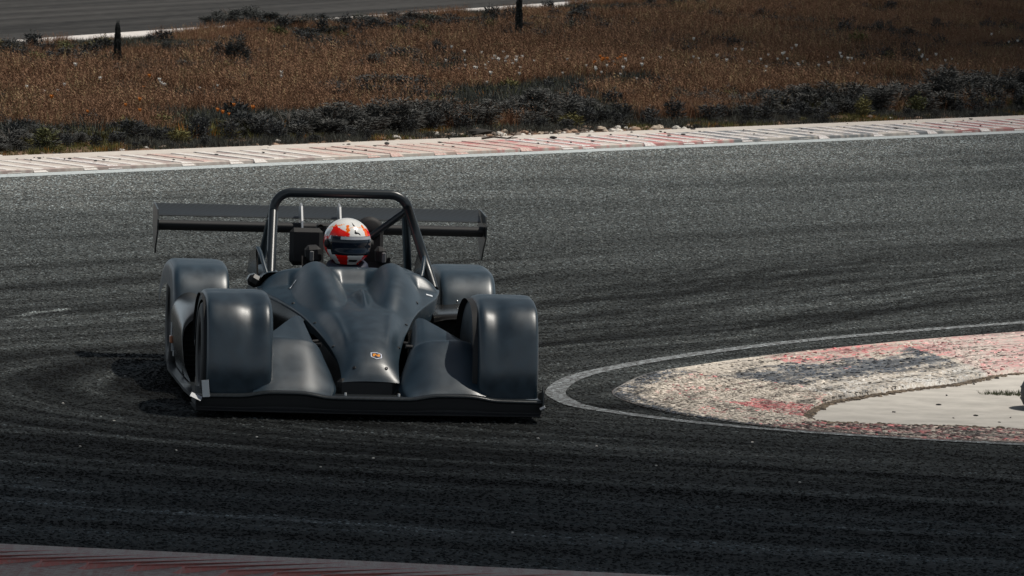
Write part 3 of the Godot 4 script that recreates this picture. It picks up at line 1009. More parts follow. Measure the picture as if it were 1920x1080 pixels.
func flower_mesh(petal: Color) -> ArrayMesh:
	var st := ST()
	st.set_color(Color(0.07, 0.08, 0.04))
	tube(st, [Vector3(0, 0, 0), Vector3(0.004, 0.12, 0), Vector3(0, 0.215, 0)], 0.0012, 4)
	st.set_smooth_group(-1)
	st.set_color(petal)
	for k in 7:
		var a := TAU * k / 7
		var d := Vector3(cos(a), 0, sin(a))
		var n := Vector3(-sin(a), 0, cos(a))
		quad(st, Vector3(0, 0.212, 0), Vector3(0, 0.226, 0) + d * 0.012 + n * 0.009, Vector3(0, 0.246, 0) + d * 0.020, Vector3(0, 0.226, 0) + d * 0.012 - n * 0.009)
		tri(st, Vector3(0, 0.240, 0), Vector3(0, 0.232, 0) + d * 0.013 + n * 0.006, Vector3(0, 0.232, 0) + d * 0.013 - n * 0.006)
	return done(st)

func shrub_mesh(sd: int, leaves: int, lw: float, ll: float, tall: float, clumps := 11) -> ArrayMesh:
	# unit bush: radius 0.5, height 1; leaves in clumps of uneven size with gaps between
	var r := RandomNumberGenerator.new()
	r.seed = sd
	var st := ST()
	st.set_smooth_group(-1)
	var cs := []
	for i in clumps:
		var a := r.randf() * TAU
		var q := sqrt(r.randf())
		var top := (1.0 - 0.55 * q * q) * r.randf_range(0.62, 1.0)
		cs.append([Vector3(cos(a) * q * 0.40, 0, sin(a) * q * 0.40), top, r.randf_range(0.10, 0.19)])
	if clumps == 1: cs = [[Vector3.ZERO, 1.0, 0.42]]
	for i in leaves:
		var c = cs[r.randi() % clumps]
		var hh := pow(r.randf(), 0.6)
		var d := Vector3(r.randfn(0, 1), r.randfn(0, 1), r.randfn(0, 1)).normalized()
		var p: Vector3 = c[0] * lerpf(0.75, 1.12, hh) + Vector3(0, c[1] * (hh * 0.9), 0) + d * c[2] * sqrt(r.randf()) * (1.15 - 0.6 * hh)
		if p.y < 0.0: p.y = r.randf() * 0.1
		var dir: Vector3 = (d * Vector3(1, 0.6, 1) + Vector3(p.x, tall * 0.6, p.z) + Vector3(r.randf_range(-0.4, 0.4), r.randf_range(-0.2, tall), r.randf_range(-0.4, 0.4))).normalized()
		var sd2 := dir.cross(Vector3(r.randf_range(-1, 1), r.randf_range(-1, 1), r.randf_range(-1, 1))).normalized()
		var l := ll * r.randf_range(0.6, 1.35)
		var w := lw * r.randf_range(0.6, 1.2)
		var own_tone := r.randf()      # each leaf its own tone, wherever it grows
		st.set_color(Color(1, 1, 1) * lerpf(0.6, 1.6, own_tone * own_tone))
		var mid := p + dir * l * 0.5
		tri(st, p, mid + sd2 * w, p + dir * l)
		tri(st, p, p + dir * l, mid - sd2 * w)
	return done(st)

func twig_mesh(sd: int) -> ArrayMesh:
	var r := RandomNumberGenerator.new()
	r.seed = sd
	var st := ST()
	for i in 9:
		var a := r.randf() * TAU
		var e := Vector3(cos(a) * r.randf_range(0.1, 0.42), r.randf_range(0.5, 0.85), sin(a) * r.randf_range(0.1, 0.42))
		tube(st, [Vector3(0, -0.03, 0), e * 0.5 + Vector3(0, 0.08, 0), e], 0.012, 5, 0.004)
	return done(st)

func build_shrubs():
	var mm := {
		"slate": mat(lin(0.060, 0.061, 0.057), 0.7, {"vertex_color_use_as_albedo": true}),
		"dark": mat(lin(0.034, 0.038, 0.036), 0.7, {"vertex_color_use_as_albedo": true}),
		"olive": mat(lin(0.075, 0.080, 0.040), 0.7, {"vertex_color_use_as_albedo": true})}
	var twig := mat(lin(0.05, 0.042, 0.035), 0.9)
	var low := [shrub_mesh(401, 11000, 0.0065, 0.050, 0.5, 15), shrub_mesh(402, 11000, 0.006, 0.056, 0.35, 13), shrub_mesh(403, 11000, 0.0065, 0.048, 0.7, 17), shrub_mesh(406, 11000, 0.006, 0.052, 0.5, 12)]
	var spike := [shrub_mesh(404, 2600, 0.04, 0.07, 1.0, 1), shrub_mesh(405, 2600, 0.04, 0.07, 1.0, 1)]
	var twigs := [twig_mesh(411), twig_mesh(412)]
	# [x, z, height, width, kind] in metres
	var edge := [[-3.68, -27.99, 0.32, 0.80, 0], [-3.39, -28.90, 0.28, 0.70, 0], [-3.04, -29.86, 0.26, 0.60, 2], [-2.73, -30.71, 0.25, 0.61, 0], [-2.41, -31.81, 0.27, 0.62, 2], [-2.10, -32.01, 0.19, 0.51, 2], [-1.72, -31.58, 0.27, 0.67, 0], [-1.40, -32.23, 0.39, 0.96, 0], [-1.01, -32.71, 0.47, 1.08, 0], [-0.63, -33.42, 0.46, 1.09, 0], [-0.24, -34.38, 0.42, 0.99, 0], [0.11, -34.85, 0.40, 0.94, 0], [0.46, -35.44, 0.44, 0.95, 0], [0.82, -36.17, 0.42, 0.95, 0], [1.14, -37.26, 0.38, 0.85, 0], [1.44, -38.75, 0.27, 0.68, 0], [1.94, -41.83, 0.27, 0.77, 0], [2.37, -42.41, 0.28, 0.84, 0], [2.76, -40.19, 0.31, 0.88, 0], [3.22, -39.97, 0.35, 0.94, 0], [3.68, -40.55, 0.45, 1.01, 0], [4.14, -41.14, 0.51, 1.14, 0], [4.68, -42.07, 0.53, 1.22, 0], [5.25, -43.31, 0.50, 1.24, 0], [5.84, -44.58, 0.49, 1.19, 0], [6.36, -45.54, 0.47, 1.14, 0], [-4.04, -27.16, 0.30, 0.79, 0]]
	for q in edge:
		shrub(q, "verge_shrub", low, twigs, mm["slate" if q[4] == 0 else "olive"], twig, "slate grey narrow leaved shrub at the back edge of the striped kerb" if q[4] == 0 else "olive green low shrub at the back edge of the striped kerb", "grey shrubs along the kerb" if q[4] == 0 else "olive shrubs along the kerb")
	var back := [[-0.68, -41.38, 0.35, 1.32, 1], [-1.08, -39.83, 0.28, 0.82, 1], [-0.29, -41.66, 0.29, 0.76, 1], [-0.26, -52.39, 0.53, 0.49, 1], [-0.69, -48.86, 0.42, 0.91, 1], [-0.93, -45.87, 0.34, 0.51, 1], [-2.50, -47.10, 0.52, 0.52, 1], [-2.65, -45.68, 0.30, 0.58, 1], [-3.33, -51.71, 0.31, 0.47, 1], [-3.09, -52.66, 0.24, 0.55, 1], [-5.19, -50.53, 0.30, 0.54, 1], [-4.54, -45.51, 0.29, 0.66, 1], [-3.52, -45.00, 0.22, 0.80, 1], [-3.04, -64.18, 0.47, 0.98, 1], [-2.46, -62.84, 0.41, 1.14, 1], [-1.92, -63.34, 0.37, 0.97, 1], [-1.30, -64.38, 0.35, 1.16, 1], [-0.76, -66.32, 0.36, 1.09, 1], [-0.19, -66.86, 0.34, 1.00, 1], [0.90, -63.15, 0.43, 0.97, 1], [1.50, -69.46, 0.39, 1.30, 1], [0.41, -62.71, 0.30, 0.79, 1], [3.46, -57.74, 0.31, 0.75, 1], [5.79, -62.60, 0.53, 0.96, 1], [6.38, -65.76, 0.63, 0.36, 1], [5.63, -65.10, 0.69, 0.39, 1], [4.75, -77.43, 0.42, 0.60, 1], [2.70, -69.58, 0.39, 1.12, 1], [-1.96, -55.16, 0.24, 0.32, 1], [-2.24, -54.14, 0.22, 0.32, 1], [1.94, -56.08, 0.38, 0.28, 1]]
	for q in back:
		shrub(q, "field_shrub", low, twigs, mm["dark"], twig, "dark low shrub standing in the brown grass of the field", "dark shrubs scattered over the field")
	for q in [[-3.69, -45.84, 0.66, 0.12, 1], [0.7, -60.77, 0.90, 0.13, 1]]:
		shrub(q, "spike_plant", spike, twigs, mm["dark"], twig, "tall narrow dark spike of a plant rising out of the brown grass", "tall dark spike plants")

func shrub(q: Array, called: String, kinds: Array, twigs: Array, m: Material, tm: Material, label: String, group: String):
	var p := Vector2(q[0], q[1])
	var tt := to_track(p)
	if tt.x <= 0.0 and tt.y < 17.62: p = from_track(tt.x, 17.62)
	var o := Node3D.new()
	o.name = numbered(called)
	add_child(o)
	o.position = v3(p, field_height(p) - 0.02)
	o.rotation.y = rng.randf() * TAU
	tag(o, label, "shrub", group)
	var wdt: float = q[3]
	var hgt: float = q[2]
	var f := mesh_node("foliage", kinds[rng.randi() % kinds.size()], m, o)
	wdt *= 1.15
	hgt *= rng.randf_range(0.72, 1.12) if q[1] > -60.0 else 0.72
	f.scale = Vector3(wdt, hgt, wdt * 0.9)
	var t := mesh_node("twigs", twigs[rng.randi() % twigs.size()], tm, o)
	t.scale = Vector3(wdt, hgt, wdt * 0.8)

func rock_mesh(sd: int, nu := 7, nv := 5) -> ArrayMesh:
	var r := RandomNumberGenerator.new()
	r.seed = sd
	var st := ST()
	var n := noise(sd, 0.9, 2)
	st.set_smooth_group(-1)
	var f := func(u: float, v: float) -> Vector3:
		var d := Vector3(cos(u * TAU) * sin(v * PI), cos(v * PI), sin(u * TAU) * sin(v * PI))
		return d * (1.0 + 0.55 * n.get_noise_3dv(d * 1.3))
	sheet(st, f, nu, nv, -1)
	return done(st)

func build_stones():
	var rocks := [rock_mesh(1), rock_mesh(2), rock_mesh(3), rock_mesh(4)]
	var tones := [mat(lin(0.40, 0.33, 0.26), 0.9), mat(lin(0.30, 0.20, 0.14), 0.9), mat(lin(0.55, 0.52, 0.48), 0.9), mat(lin(0.14, 0.11, 0.09), 0.9)]
	# rubble on the bare verge behind the kerb
	for i in 150:
		var t := rng.randf_range(24.8, 28.6) if i < 110 else rng.randf_range(16.0, 34.0)
		var p := from_track(-t, 17.5 + absf(rng.randfn(0, 0.33)))
		var o := mesh_node("rubble_stone", rocks[rng.randi() % 4], tones[rng.randi() % 4])
		var s := rng.randf_range(0.010, 0.035) if i > 4 else rng.randf_range(0.04, 0.055)
		o.scale = Vector3(s * rng.randf_range(1, 1.7), s * 0.7, s)
		o.rotation.y = rng.randf() * TAU
		o.position = v3(p, field_height(p) + s * 0.35)
		tag(o, "rough stone in the strip of rubble behind the kerb", "stone", "rubble stones behind the kerb")
	# dark crumbs of rubber on the striped kerb
	for i in 110:
		var t := rng.randf_range(15.0, 34.0)
		var r := 16.55 + 0.8 * rng.randf()
		var o := mesh_node("kerb_debris", rocks[rng.randi() % 4], M.stone_dark)
		var s := rng.randf_range(0.004, 0.012) if i > 1 else 0.022
		o.scale = Vector3(s * rng.randf_range(1, 2.6), s * 0.6, s)
		o.rotation.y = rng.randf() * TAU
		o.position = v3(from_track(-t, r), 0.035 + (r - 16.5) * 0.05 + s * 0.5 + 0.012)
		tag(o, "dark crumb of rubber lying on the striped kerb", "debris", "rubber crumbs on the striped kerb")
	# twig and dark bark piece on the kerb
	var st := ST()
	tube(st, [Vector3(-0.16, 0.012, 0), Vector3(-0.05, 0.03, 0.01), Vector3(0.08, 0.02, -0.01), Vector3(0.17, 0.03, 0.03)], 0.012, 6, 0.005)
	tube(st, [Vector3(0.08, 0.02, -0.01), Vector3(0.14, 0.05, 0.05)], 0.007, 5, 0.003)
	var p0 := Vector2(0.55, -31.88)
	var o2 := mesh_node("twig", done(st), mat(lin(0.04, 0.03, 0.025), 0.9))
	o2.position = v3(p0, 0.075)
	tag(o2, "thin dark twig lying across the striped kerb", "twig")
	p0 = Vector2(0.36, -32.90)
	o2 = mesh_node("bark_piece", rocks[1], mat(lin(0.02, 0.018, 0.016), 0.9))
	o2.scale = Vector3(0.11, 0.035, 0.05)
	o2.rotation.y = 0.1
	o2.position = v3(p0, 0.10)
	tag(o2, "flat black piece of debris on the kerb below the grey shrubs", "debris")
	# pebbles on the asphalt
	for q in [[1.15, 1.18], [1.94, 0.66], [-1.37, 2.04], [-1.39, -2.62], [-1.61, -0.61], [-1.37, 0.19], [-1.29, 0.43], [1.43, 2.22], [0.74, 5.90], [-0.18, 2.81], [-0.90, 2.10], [2.10, 2.92], [0.86, 0.79], [0.06, 2.24], [-0.54, 1.18]]:
		var p := Vector2(q[0], q[1])
		var o := mesh_node("pebble", rocks[rng.randi() % 4], M.stone_pale)
		var s := rng.randf_range(0.003, 0.006)
		o.scale = Vector3(s * 1.3, s * 0.8, s)
		o.position = v3(p, s * 0.6)
		tag(o, "tiny pale pebble lying loose on the dark asphalt", "pebble", "pebbles on the track")

# ---------------------------------------------------------------- the race car (its own axes: +z ahead, +x the side right of the picture, origin on the ground below the splitter's middle)
const CAR_TURN := 0.09774     # 5.6 degrees
const HOOD_YC := [[0.25, 0.188], [0.27, 0.225], [0.32, 0.285], [0.45, 0.365], [0.70, 0.452], [0.92, 0.503], [1.1, 0.516], [1.4, 0.544], [1.75, 0.586], [1.95, 0.602]]
const HOOD_YE := [[0.25, 0.180], [0.35, 0.235], [0.50, 0.290], [0.80, 0.375], [1.1, 0.440], [1.4, 0.492], [1.6, 0.528], [1.9, 0.560]]
const HOOD_HW := [[0.25, 0.150], [0.35, 0.153], [0.50, 0.166], [0.80, 0.215], [1.0, 0.255], [1.2, 0.296], [1.4, 0.348], [1.55, 0.403], [1.7, 0.455], [1.9, 0.490]]
var car: Node3D

func hood_point(x: float, d: float) -> Vector3:     # x in -1..1 across, d metres behind the splitter edge
	var yc := tab(HOOD_YC, d)
	var ye := tab(HOOD_YE, d)
	var hw := tab(HOOD_HW, d)
	var pw := lerpf(2.6, 3.4, smoothstep(0.4, 1.7, d))
	var ax := absf(x)
	var y := yc - (yc - ye) * pow(ax, pw)
	var X := x * hw
	# the two humps before the cockpit, closing in a little towards the nose
	var hx := (absf(X - 0.018) - lerpf(0.165, 0.205, smoothstep(1.0, 1.6, d))) / 0.142
	var hd := maxf(0.0, 1.0 - (d - 1.06) / 0.58)
	var hs := maxf(0.0, 1.0 - hx * hx - hd * hd)
	y += 0.130 * hs * hs / (hs + 0.12) * smoothstep(2.14, 1.82, d)
	# forward wall of the scuttle between them
	var ys := 0.674 - 0.012 * pow(absf(X) / 0.30, 2.0) - 0.10 * pow(absf(X) / 0.485, 8.0)
	y = lerpf(y, maxf(y, ys), smoothstep(1.78, 1.88, d))
	# small teardrop on the centre line
	var tx := (X - 0.028) / lerpf(0.018, 0.036, smoothstep(1.1, 1.45, d))
	y += 0.050 * exp(-tx * tx) * smoothstep(1.00, 1.26, d) * smoothstep(1.62, 1.36, d)
	# ridges along the nose and hollow flanks outside them
	var rx := (ax - 0.66) / 0.12
	y += 0.014 * exp(-rx * rx) * smoothstep(0.42, 0.62, d) * smoothstep(1.15, 0.85, d)
	var fx := (ax - 0.86) / 0.10
	y -= 0.016 * exp(-fx * fx) * smoothstep(0.45, 0.75, d) * smoothstep(1.3, 1.0, d)
	# sharp shoulder line rising from the nose sides
	return Vector3(X + 0.018, y, -d)

func fender_mesh(sgn: float, path: Array, cx: float, prof: Array, dip := 0.0, ns := 44, nu := 40, wide := 1.0) -> ArrayMesh:
	var st := ST()
	sheet(st, func(u: float, v: float) -> Vector3:
		var p: Vector2 = crv(path, v)
		var tg: Vector2 = (crv(path, minf(v + 0.01, 1.0)) - crv(path, maxf(v - 0.01, 0.0))).normalized()
		var nn := Vector2(tg.y, -tg.x)          # (z, y): outward normal of a path that runs back over the wheel
		var pr: Vector2 = crv(prof, u)
		var dr := pr.y
		var du := (pr.x + 0.065) / 0.055
		dr += dip * exp(-du * du) * smoothstep(0.06, 0.30, v) * smoothstep(0.55, 0.36, v)
		p -= nn * dr
		return Vector3(sgn * (cx + pr.x * wide), p.y, p.x), nu, ns)
	return done(st)

func part(called: String, st: SurfaceTool, m: Material, parent: Node = null) -> MeshInstance3D:
	return mesh_node(called, done(st), m, parent if parent else car)

func wheel(x: float, z: float, r: float, wd: float, sgn: float):
	var w := Node3D.new()
	w.name = "wheel"
	car.add_child(w, true)
	w.position = Vector3(x, r, z)
	var h := wd * 0.5
	var st := ST()
	lathe_x(st, Vector3.ZERO, [Vector2(-h + 0.01, r * 0.62), Vector2(-h, r * 0.70), Vector2(-h - 0.004, r * 0.82), Vector2(-h + 0.006, r * 0.93), Vector2(-h + 0.03, r * 0.985), Vector2(0, r), Vector2(h - 0.03, r * 0.985), Vector2(h - 0.006, r * 0.93), Vector2(h + 0.004, r * 0.82), Vector2(h, r * 0.70), Vector2(h - 0.01, r * 0.62)], 56)
	part("tyre", st, M.rubber, w)
	st = ST()
	lathe_x(st, Vector3.ZERO, [Vector2(-h + 0.008, r * 0.66), Vector2(-h + 0.004, r * 0.62), Vector2(-h * 0.6, r * 0.58), Vector2(h * 0.6, r * 0.58), Vector2(h - 0.004, r * 0.62), Vector2(h - 0.008, r * 0.66)], 48)
	lathe_x(st, Vector3(sgn * h * 0.35, 0, 0), [Vector2(0, 0.0), Vector2(sgn * 0.02, 0.03), Vector2(sgn * 0.02, 0.05), Vector2(0, 0.07)], 24, 2)
	for k in 10:
		var a := TAU * k / 10
		box(st, Vector3(sgn * h * 0.45, sin(a) * r * 0.33, cos(a) * r * 0.33), Vector3(0.018, r * 0.52, 0.022), 0.004, Basis(Vector3.RIGHT, -a + PI / 2))
	part("rim", st, M.rim, w)
	st = ST()
	lathe_x(st, Vector3.ZERO, [Vector2(sgn * 0.01, 0.02), Vector2(sgn * 0.01, r * 0.45), Vector2(-sgn * 0.015, r * 0.45), Vector2(-sgn * 0.015, 0.02)], 36)
	part("brake_disc", st, M.black, w)

func build_car():
	car = Node3D.new()
	car.name = "race_car"
	add_child(car)
	car.rotation.y = CAR_TURN
	tag(car, "dark slate open-cockpit race car with a rear wing on the asphalt", "race car")
	var st: SurfaceTool
	# --- hood with nose
	st = ST()
	var wall := 0.10
	sheet(st, func(u: float, v: float) -> Vector3:
		var d := lerpf(0.25, 1.95, pow(v, 1.15))
		var x := (u - 0.5) * 2.0 * 1.10
		var p := hood_point(clampf(x, -1, 1), d)
		var o := maxf(0.0, absf(x) - 1.0) / 0.10
		if o > 0:
			p.y -= o * (0.07 + 0.10 * smoothstep(1.0, 1.7, d))
			p.x -= signf(x) * o * 0.035
		return p, 150, 130)
	var hood := part("hood", st, M.body)
	# scuttle lip and dashboard behind it
	st = ST()
	sheet(st, func(u: float, v: float) -> Vector3:
		var p := hood_point((u - 0.5) * 1.96, 1.945)
		return p + Vector3(0, -0.10 * v, -0.03 * sin(v * PI)), 60, 6)
	part("dashboard", st, M.black)
	# --- side fairings between nose and wheels
	for s in [-1.0, 1.0]:
		var rows := [
			[Vector3(0.185, 0.100, -0.10), Vector3(0.205, 0.125, -0.055), Vector3(0.30, 0.132, -0.05), Vector3(0.42, 0.132, -0.05), Vector3(0.53, 0.132, -0.05), Vector3(0.60, 0.125, -0.06)],
			[Vector3(0.165, 0.140, -0.20), Vector3(0.195, 0.165, -0.16), Vector3(0.30, 0.190, -0.12), Vector3(0.42, 0.195, -0.11), Vector3(0.53, 0.190, -0.11), Vector3(0.60, 0.170, -0.12)],
			[Vector3(0.160, 0.160, -0.32), Vector3(0.205, 0.245, -0.29), Vector3(0.30, 0.285, -0.25), Vector3(0.42, 0.290, -0.24), Vector3(0.53, 0.285, -0.24), Vector3(0.60, 0.260, -0.26)],
			[Vector3(0.175, 0.180, -0.41), Vector3(0.228, 0.310, -0.385), Vector3(0.30, 0.362, -0.365), Vector3(0.41, 0.374, -0.35), Vector3(0.52, 0.370, -0.35), Vector3(0.60, 0.335, -0.37)],
			[Vector3(0.185, 0.185, -0.46), Vector3(0.236, 0.334, -0.43), Vector3(0.30, 0.384, -0.415), Vector3(0.41, 0.396, -0.405), Vector3(0.515, 0.394, -0.405), Vector3(0.60, 0.358, -0.42)],
			[Vector3(0.200, 0.190, -0.54), Vector3(0.248, 0.336, -0.51), Vector3(0.305, 0.378, -0.50), Vector3(0.40, 0.390, -0.49), Vector3(0.50, 0.393, -0.47), Vector3(0.59, 0.360, -0.47)],
			[Vector3(0.225, 0.200, -0.72), Vector3(0.270, 0.385, -0.68), Vector3(0.315, 0.424, -0.68), Vector3(0.385, 0.420, -0.64), Vector3(0.475, 0.402, -0.55), Vector3(0.58, 0.360, -0.50)],
			[Vector3(0.262, 0.220, -1.00), Vector3(0.288, 0.436, -0.93), Vector3(0.326, 0.474, -0.94), Vector3(0.385, 0.452, -0.82), Vector3(0.462, 0.414, -0.64), Vector3(0.57, 0.358, -0.55)]]
		st = ST()
		sheet(st, func(u: float, v: float) -> Vector3:
			var col := []
			for r in rows: col.append(crv(r, u))
			var p: Vector3 = crv(col, v)
			return Vector3(p.x * s, p.y, p.z), 48, 60)
		part("front_fairing", st, M.body)
	# --- front fenders
	var fpath := [Vector2(-0.095, 0.125), Vector2(-0.075, 0.25), Vector2(-0.095, 0.38), Vector2(-0.140, 0.50), Vector2(-0.22, 0.582), Vector2(-0.36, 0.617), Vector2(-0.47, 0.624), Vector2(-0.62, 0.628), Vector2(-0.82, 0.607), Vector2(-1.02, 0.545), Vector2(-1.17, 0.44), Vector2(-1.26, 0.32)]
	var fprof := [Vector2(-0.168, 0.34), Vector2(-0.176, 0.22), Vector2(-0.178, 0.12), Vector2(-0.174, 0.046), Vector2(-0.156, 0.011), Vector2(-0.11, 0.0), Vector2(-0.05, 0.0), Vector2(0.01, 0.0), Vector2(0.09, 0.0), Vector2(0.148, 0.002), Vector2(0.171, 0.012), Vector2(0.178, 0.036), Vector2(0.178, 0.060)]
	for s in [-1.0, 1.0]:
		mesh_node("front_fender", fender_mesh(s, fpath, 0.668 if s < 0 else 0.712, fprof, 0.020, 44, 40, 0.97 if s < 0 else 0.89), M.body, car)
		# dark liner inside the arch
		st = ST()
		var lp := []
		for q in fpath: lp.append(Vector2(-0.665, 0.30) + (q - Vector2(-0.665, 0.30)) * 0.93)
		var i := 0
		sheet(st, func(u: float, v: float) -> Vector3:
			var p: Vector2 = crv(lp, v)
			return Vector3(s * lerpf(0.53, 0.855, u), p.y, p.x), 4, 30)
		part("wheel_arch_liner", st, M.black)
	# --- rear fenders
	var rpath := [Vector2(-2.52, 0.16), Vector2(-2.53, 0.30), Vector2(-2.575, 0.44), Vector2(-2.645, 0.545), Vector2(-2.76, 0.606), Vector2(-2.95, 0.622), Vector2(-3.2, 0.624), Vector2(-3.5, 0.605), Vector2(-3.8, 0.55), Vector2(-4.05, 0.46)]
	var rprof := [Vector2(-0.150, 0.30), Vector2(-0.155, 0.20), Vector2(-0.155, 0.10), Vector2(-0.152, 0.034), Vector2(-0.138, 0.008), Vector2(-0.09, 0.0), Vector2(0.0, 0.0), Vector2(0.105, 0.0), Vector2(0.135, 0.008), Vector2(0.152, 0.028), Vector2(0.157, 0.07), Vector2(0.158, 0.14)]
	for s in [-1.0, 1.0]:
		mesh_node("rear_fender", fender_mesh(s, rpath, 0.728, rprof), M.body, car)
		st = ST()
		var lp := []
		for q in rpath: lp.append(Vector2(-3.2, 0.30) + (q - Vector2(-3.2, 0.30)) * 0.95)
		sheet(st, func(u: float, v: float) -> Vector3:
			var p: Vector2 = crv(lp, v)
			return Vector3(s * lerpf(0.58, 0.875, u), p.y, p.x), 4, 30)
		part("wheel_arch_liner", st, M.black)
	# --- wheels
	for s in [-1.0, 1.0]:
		wheel(s * 0.735, -0.665, 0.283, 0.225, s)
		wheel(s * 0.745, -3.20, 0.290, 0.26, s)
	# --- splitter
	var lip := [Vector2(-0.62, 0.118), Vector2(-0.10, 0.122), Vector2(-0.035, 0.127), Vector2(-0.008, 0.123), Vector2(0.0, 0.114), Vector2(-0.006, 0.106), Vector2(-0.03, 0.102)]
	var skirt := [Vector2(-0.020, 0.104), Vector2(-0.024, 0.085), Vector2(-0.034, 0.055), Vector2(-0.06, 0.030), Vector2(-0.62, 0.030)]
	for e in [["splitter", lip, M.carbon], ["splitter_skirt", skirt, M.black]]:
		st = ST()
		sheet(st, func(u: float, v: float) -> Vector3:
			var x := (u - 0.5) * 1.78
			var q: Vector2 = crv(e[1], v)
			var wv := 0.022 * exp(-pow((absf(x) - 0.43) / 0.17, 4.0)) - 0.004 * smoothstep(0.6, 0.9, absf(x))
			return Vector3(x, q.y + wv * smoothstep(0.03, 0.10, q.y), q.x - 0.06 * pow(absf(x) / 0.89, 2.4)), 90, 28)
		part(e[0], st, e[2])
	for s in [-1.0, 1.0]:
		st = ST()
		var f := func(p2: Vector2, w: float) -> Vector3: return Vector3(s * w, p2.y, p2.x)
		plate(st, PackedVector2Array([Vector2(-0.045, 0.070), Vector2(-0.050, 0.165), Vector2(-0.085, 0.205), Vector2(-0.12, 0.16), Vector2(-0.30, 0.14), Vector2(-0.36, 0.06)]), f, 0.892, 0.898)
		part("splitter_end_plate", st, M.carbon)
	# bent aluminium tabs on the splitter's ends
	st = ST()
	box(st, Vector3(-0.845, 0.150, -0.040), Vector3(0.038, 0.088, 0.004), 0.001, Basis(Vector3.UP, -0.35) * Basis(Vector3.BACK, 0.10))
	box(st, Vector3(-0.893, 0.108, -0.040), Vector3(0.062, 0.028, 0.004), 0.001, Basis(Vector3.BACK, -0.42) * Basis(Vector3.RIGHT, -0.6))
	part("splitter_bracket", st, M.alu)
	st = ST()
	box(st, Vector3(0.890, 0.085, -0.040), Vector3(0.030, 0.014, 0.004), 0.001, Basis(Vector3.BACK, 0.5) * Basis(Vector3.RIGHT, -0.5))
	part("splitter_bracket", st, M.alu)
	# --- floor and tub
	st = ST()
	plate(st, PackedVector2Array([Vector2(-0.86, -0.40), Vector2(0.86, -0.40), Vector2(0.89, -1.2), Vector2(0.90, -2.7), Vector2(0.84, -4.1), Vector2(-0.84, -4.1), Vector2(-0.90, -2.7), Vector2(-0.89, -1.2)]), func(p2: Vector2, w: float) -> Vector3: return Vector3(p2.x, w, p2.y), 0.045, 0.062)
	part("floor_plate", st, M.carbon)
	st = ST()
	sheet(st, func(u: float, v: float) -> Vector3:
		var d := lerpf(0.34, 2.0, v)
		var hw := tab(HOOD_HW, d) * 0.72
		var a := (u - 0.5) * 2.0
		var yt := tab(HOOD_YE, d) - 0.05
		var pp: Vector2 = crv([Vector2(-1, 0.0), Vector2(-1.0, 0.5), Vector2(-0.8, 1.0), Vector2(0, 1.0), Vector2(0.8, 1.0), Vector2(1.0, 0.5), Vector2(1, 0.0)], u)
		return Vector3(pp.x * hw, lerpf(0.065, yt, pp.y), -d), 24, 20)
	box(st, Vector3(0, 0.15, -0.30), Vector3(0.30, 0.10, 0.10), 0.02)
	part("chassis_tub", st, M.black)
	# pegs in the nose opening
	for x in [-0.125, 0.150]:
		st = ST()
		tube(st, [Vector3(x, 0.128, -0.06), Vector3(x, 0.142, -0.06)], 0.006, 8)
		part("peg", st, M.white)
	# --- cockpit sides
	for s in [-1.0, 1.0]:
		st = ST()
		sheet(st, func(u: float, v: float) -> Vector3:
			var d := lerpf(1.18, 2.95, u)
			var q: Vector2 = crv([Vector2(-0.02, 0.0), Vector2(0.0, 0.05), Vector2(0.015, 0.30), Vector2(0.0, 0.75), Vector2(-0.10, 1.0)], v)
			var hw := tab(HOOD_HW, minf(d, 1.9)) - 0.02 * smoothstep(2.0, 2.9, d)
			var top := tab(HOOD_YE, minf(d, 1.9)) - 0.004 + 0.02 * smoothstep(1.9, 2.2, d)
			return Vector3(s * (hw + q.x - 0.022), lerpf(top, 0.07, q.y), -d), 40, 16)
		part("cockpit_side", st, M.gloss)
		# rim of the cockpit opening
		st = ST()
		sheet(st, func(u: float, v: float) -> Vector3:
			var d := lerpf(1.90, 2.95, u)
			var q: Vector2 = crv([Vector2(0.472, 0.575), Vector2(0.44, 0.625), Vector2(0.39, 0.640), Vector2(0.345, 0.62), Vector2(0.33, 0.45)], v)
			return Vector3(s * (q.x - 0.02 * u), q.y - 0.02 * u, -d), 24, 16)
		part("cockpit_rim", st, M.body)
		# upright blade outside the roll hoop
		st = ST()
		var bl := [Vector3(0.405, 0.590, -1.98), Vector3(0.425, 0.655, -2.05), Vector3(0.440, 0.715, -2.14), Vector3(0.452, 0.752, -2.26)]
		sheet(st, func(u: float, v: float) -> Vector3:
			var p: Vector3 = crv(bl, v)
			var a := u * TAU
			return Vector3(s * (p.x + 0.012 * cos(a)), p.y + 0.006 * sin(a), p.z + 0.024 * sin(a)), 14, 18)
		part("cockpit_blade", st, M.body)
		# panel behind the blade
		st = ST()
		plate(st, PackedVector2Array([Vector2(-2.12, 0.58), Vector2(-2.26, 0.745), Vector2(-2.75, 0.70), Vector2(-2.95, 0.58)]), func(p2: Vector2, w: float) -> Vector3: return Vector3(s * w, p2.y, p2.x), 0.452, 0.462)
		part("cockpit_panel", st, M.gloss)
	# mirror on the left shoulder
	st = ST()
	box(st, Vector3(-0.487, 0.590, -1.97), Vector3(0.072, 0.068, 0.12), 0.02, Basis(Vector3.BACK, -0.5))
	part("mirror", st, M.gloss)
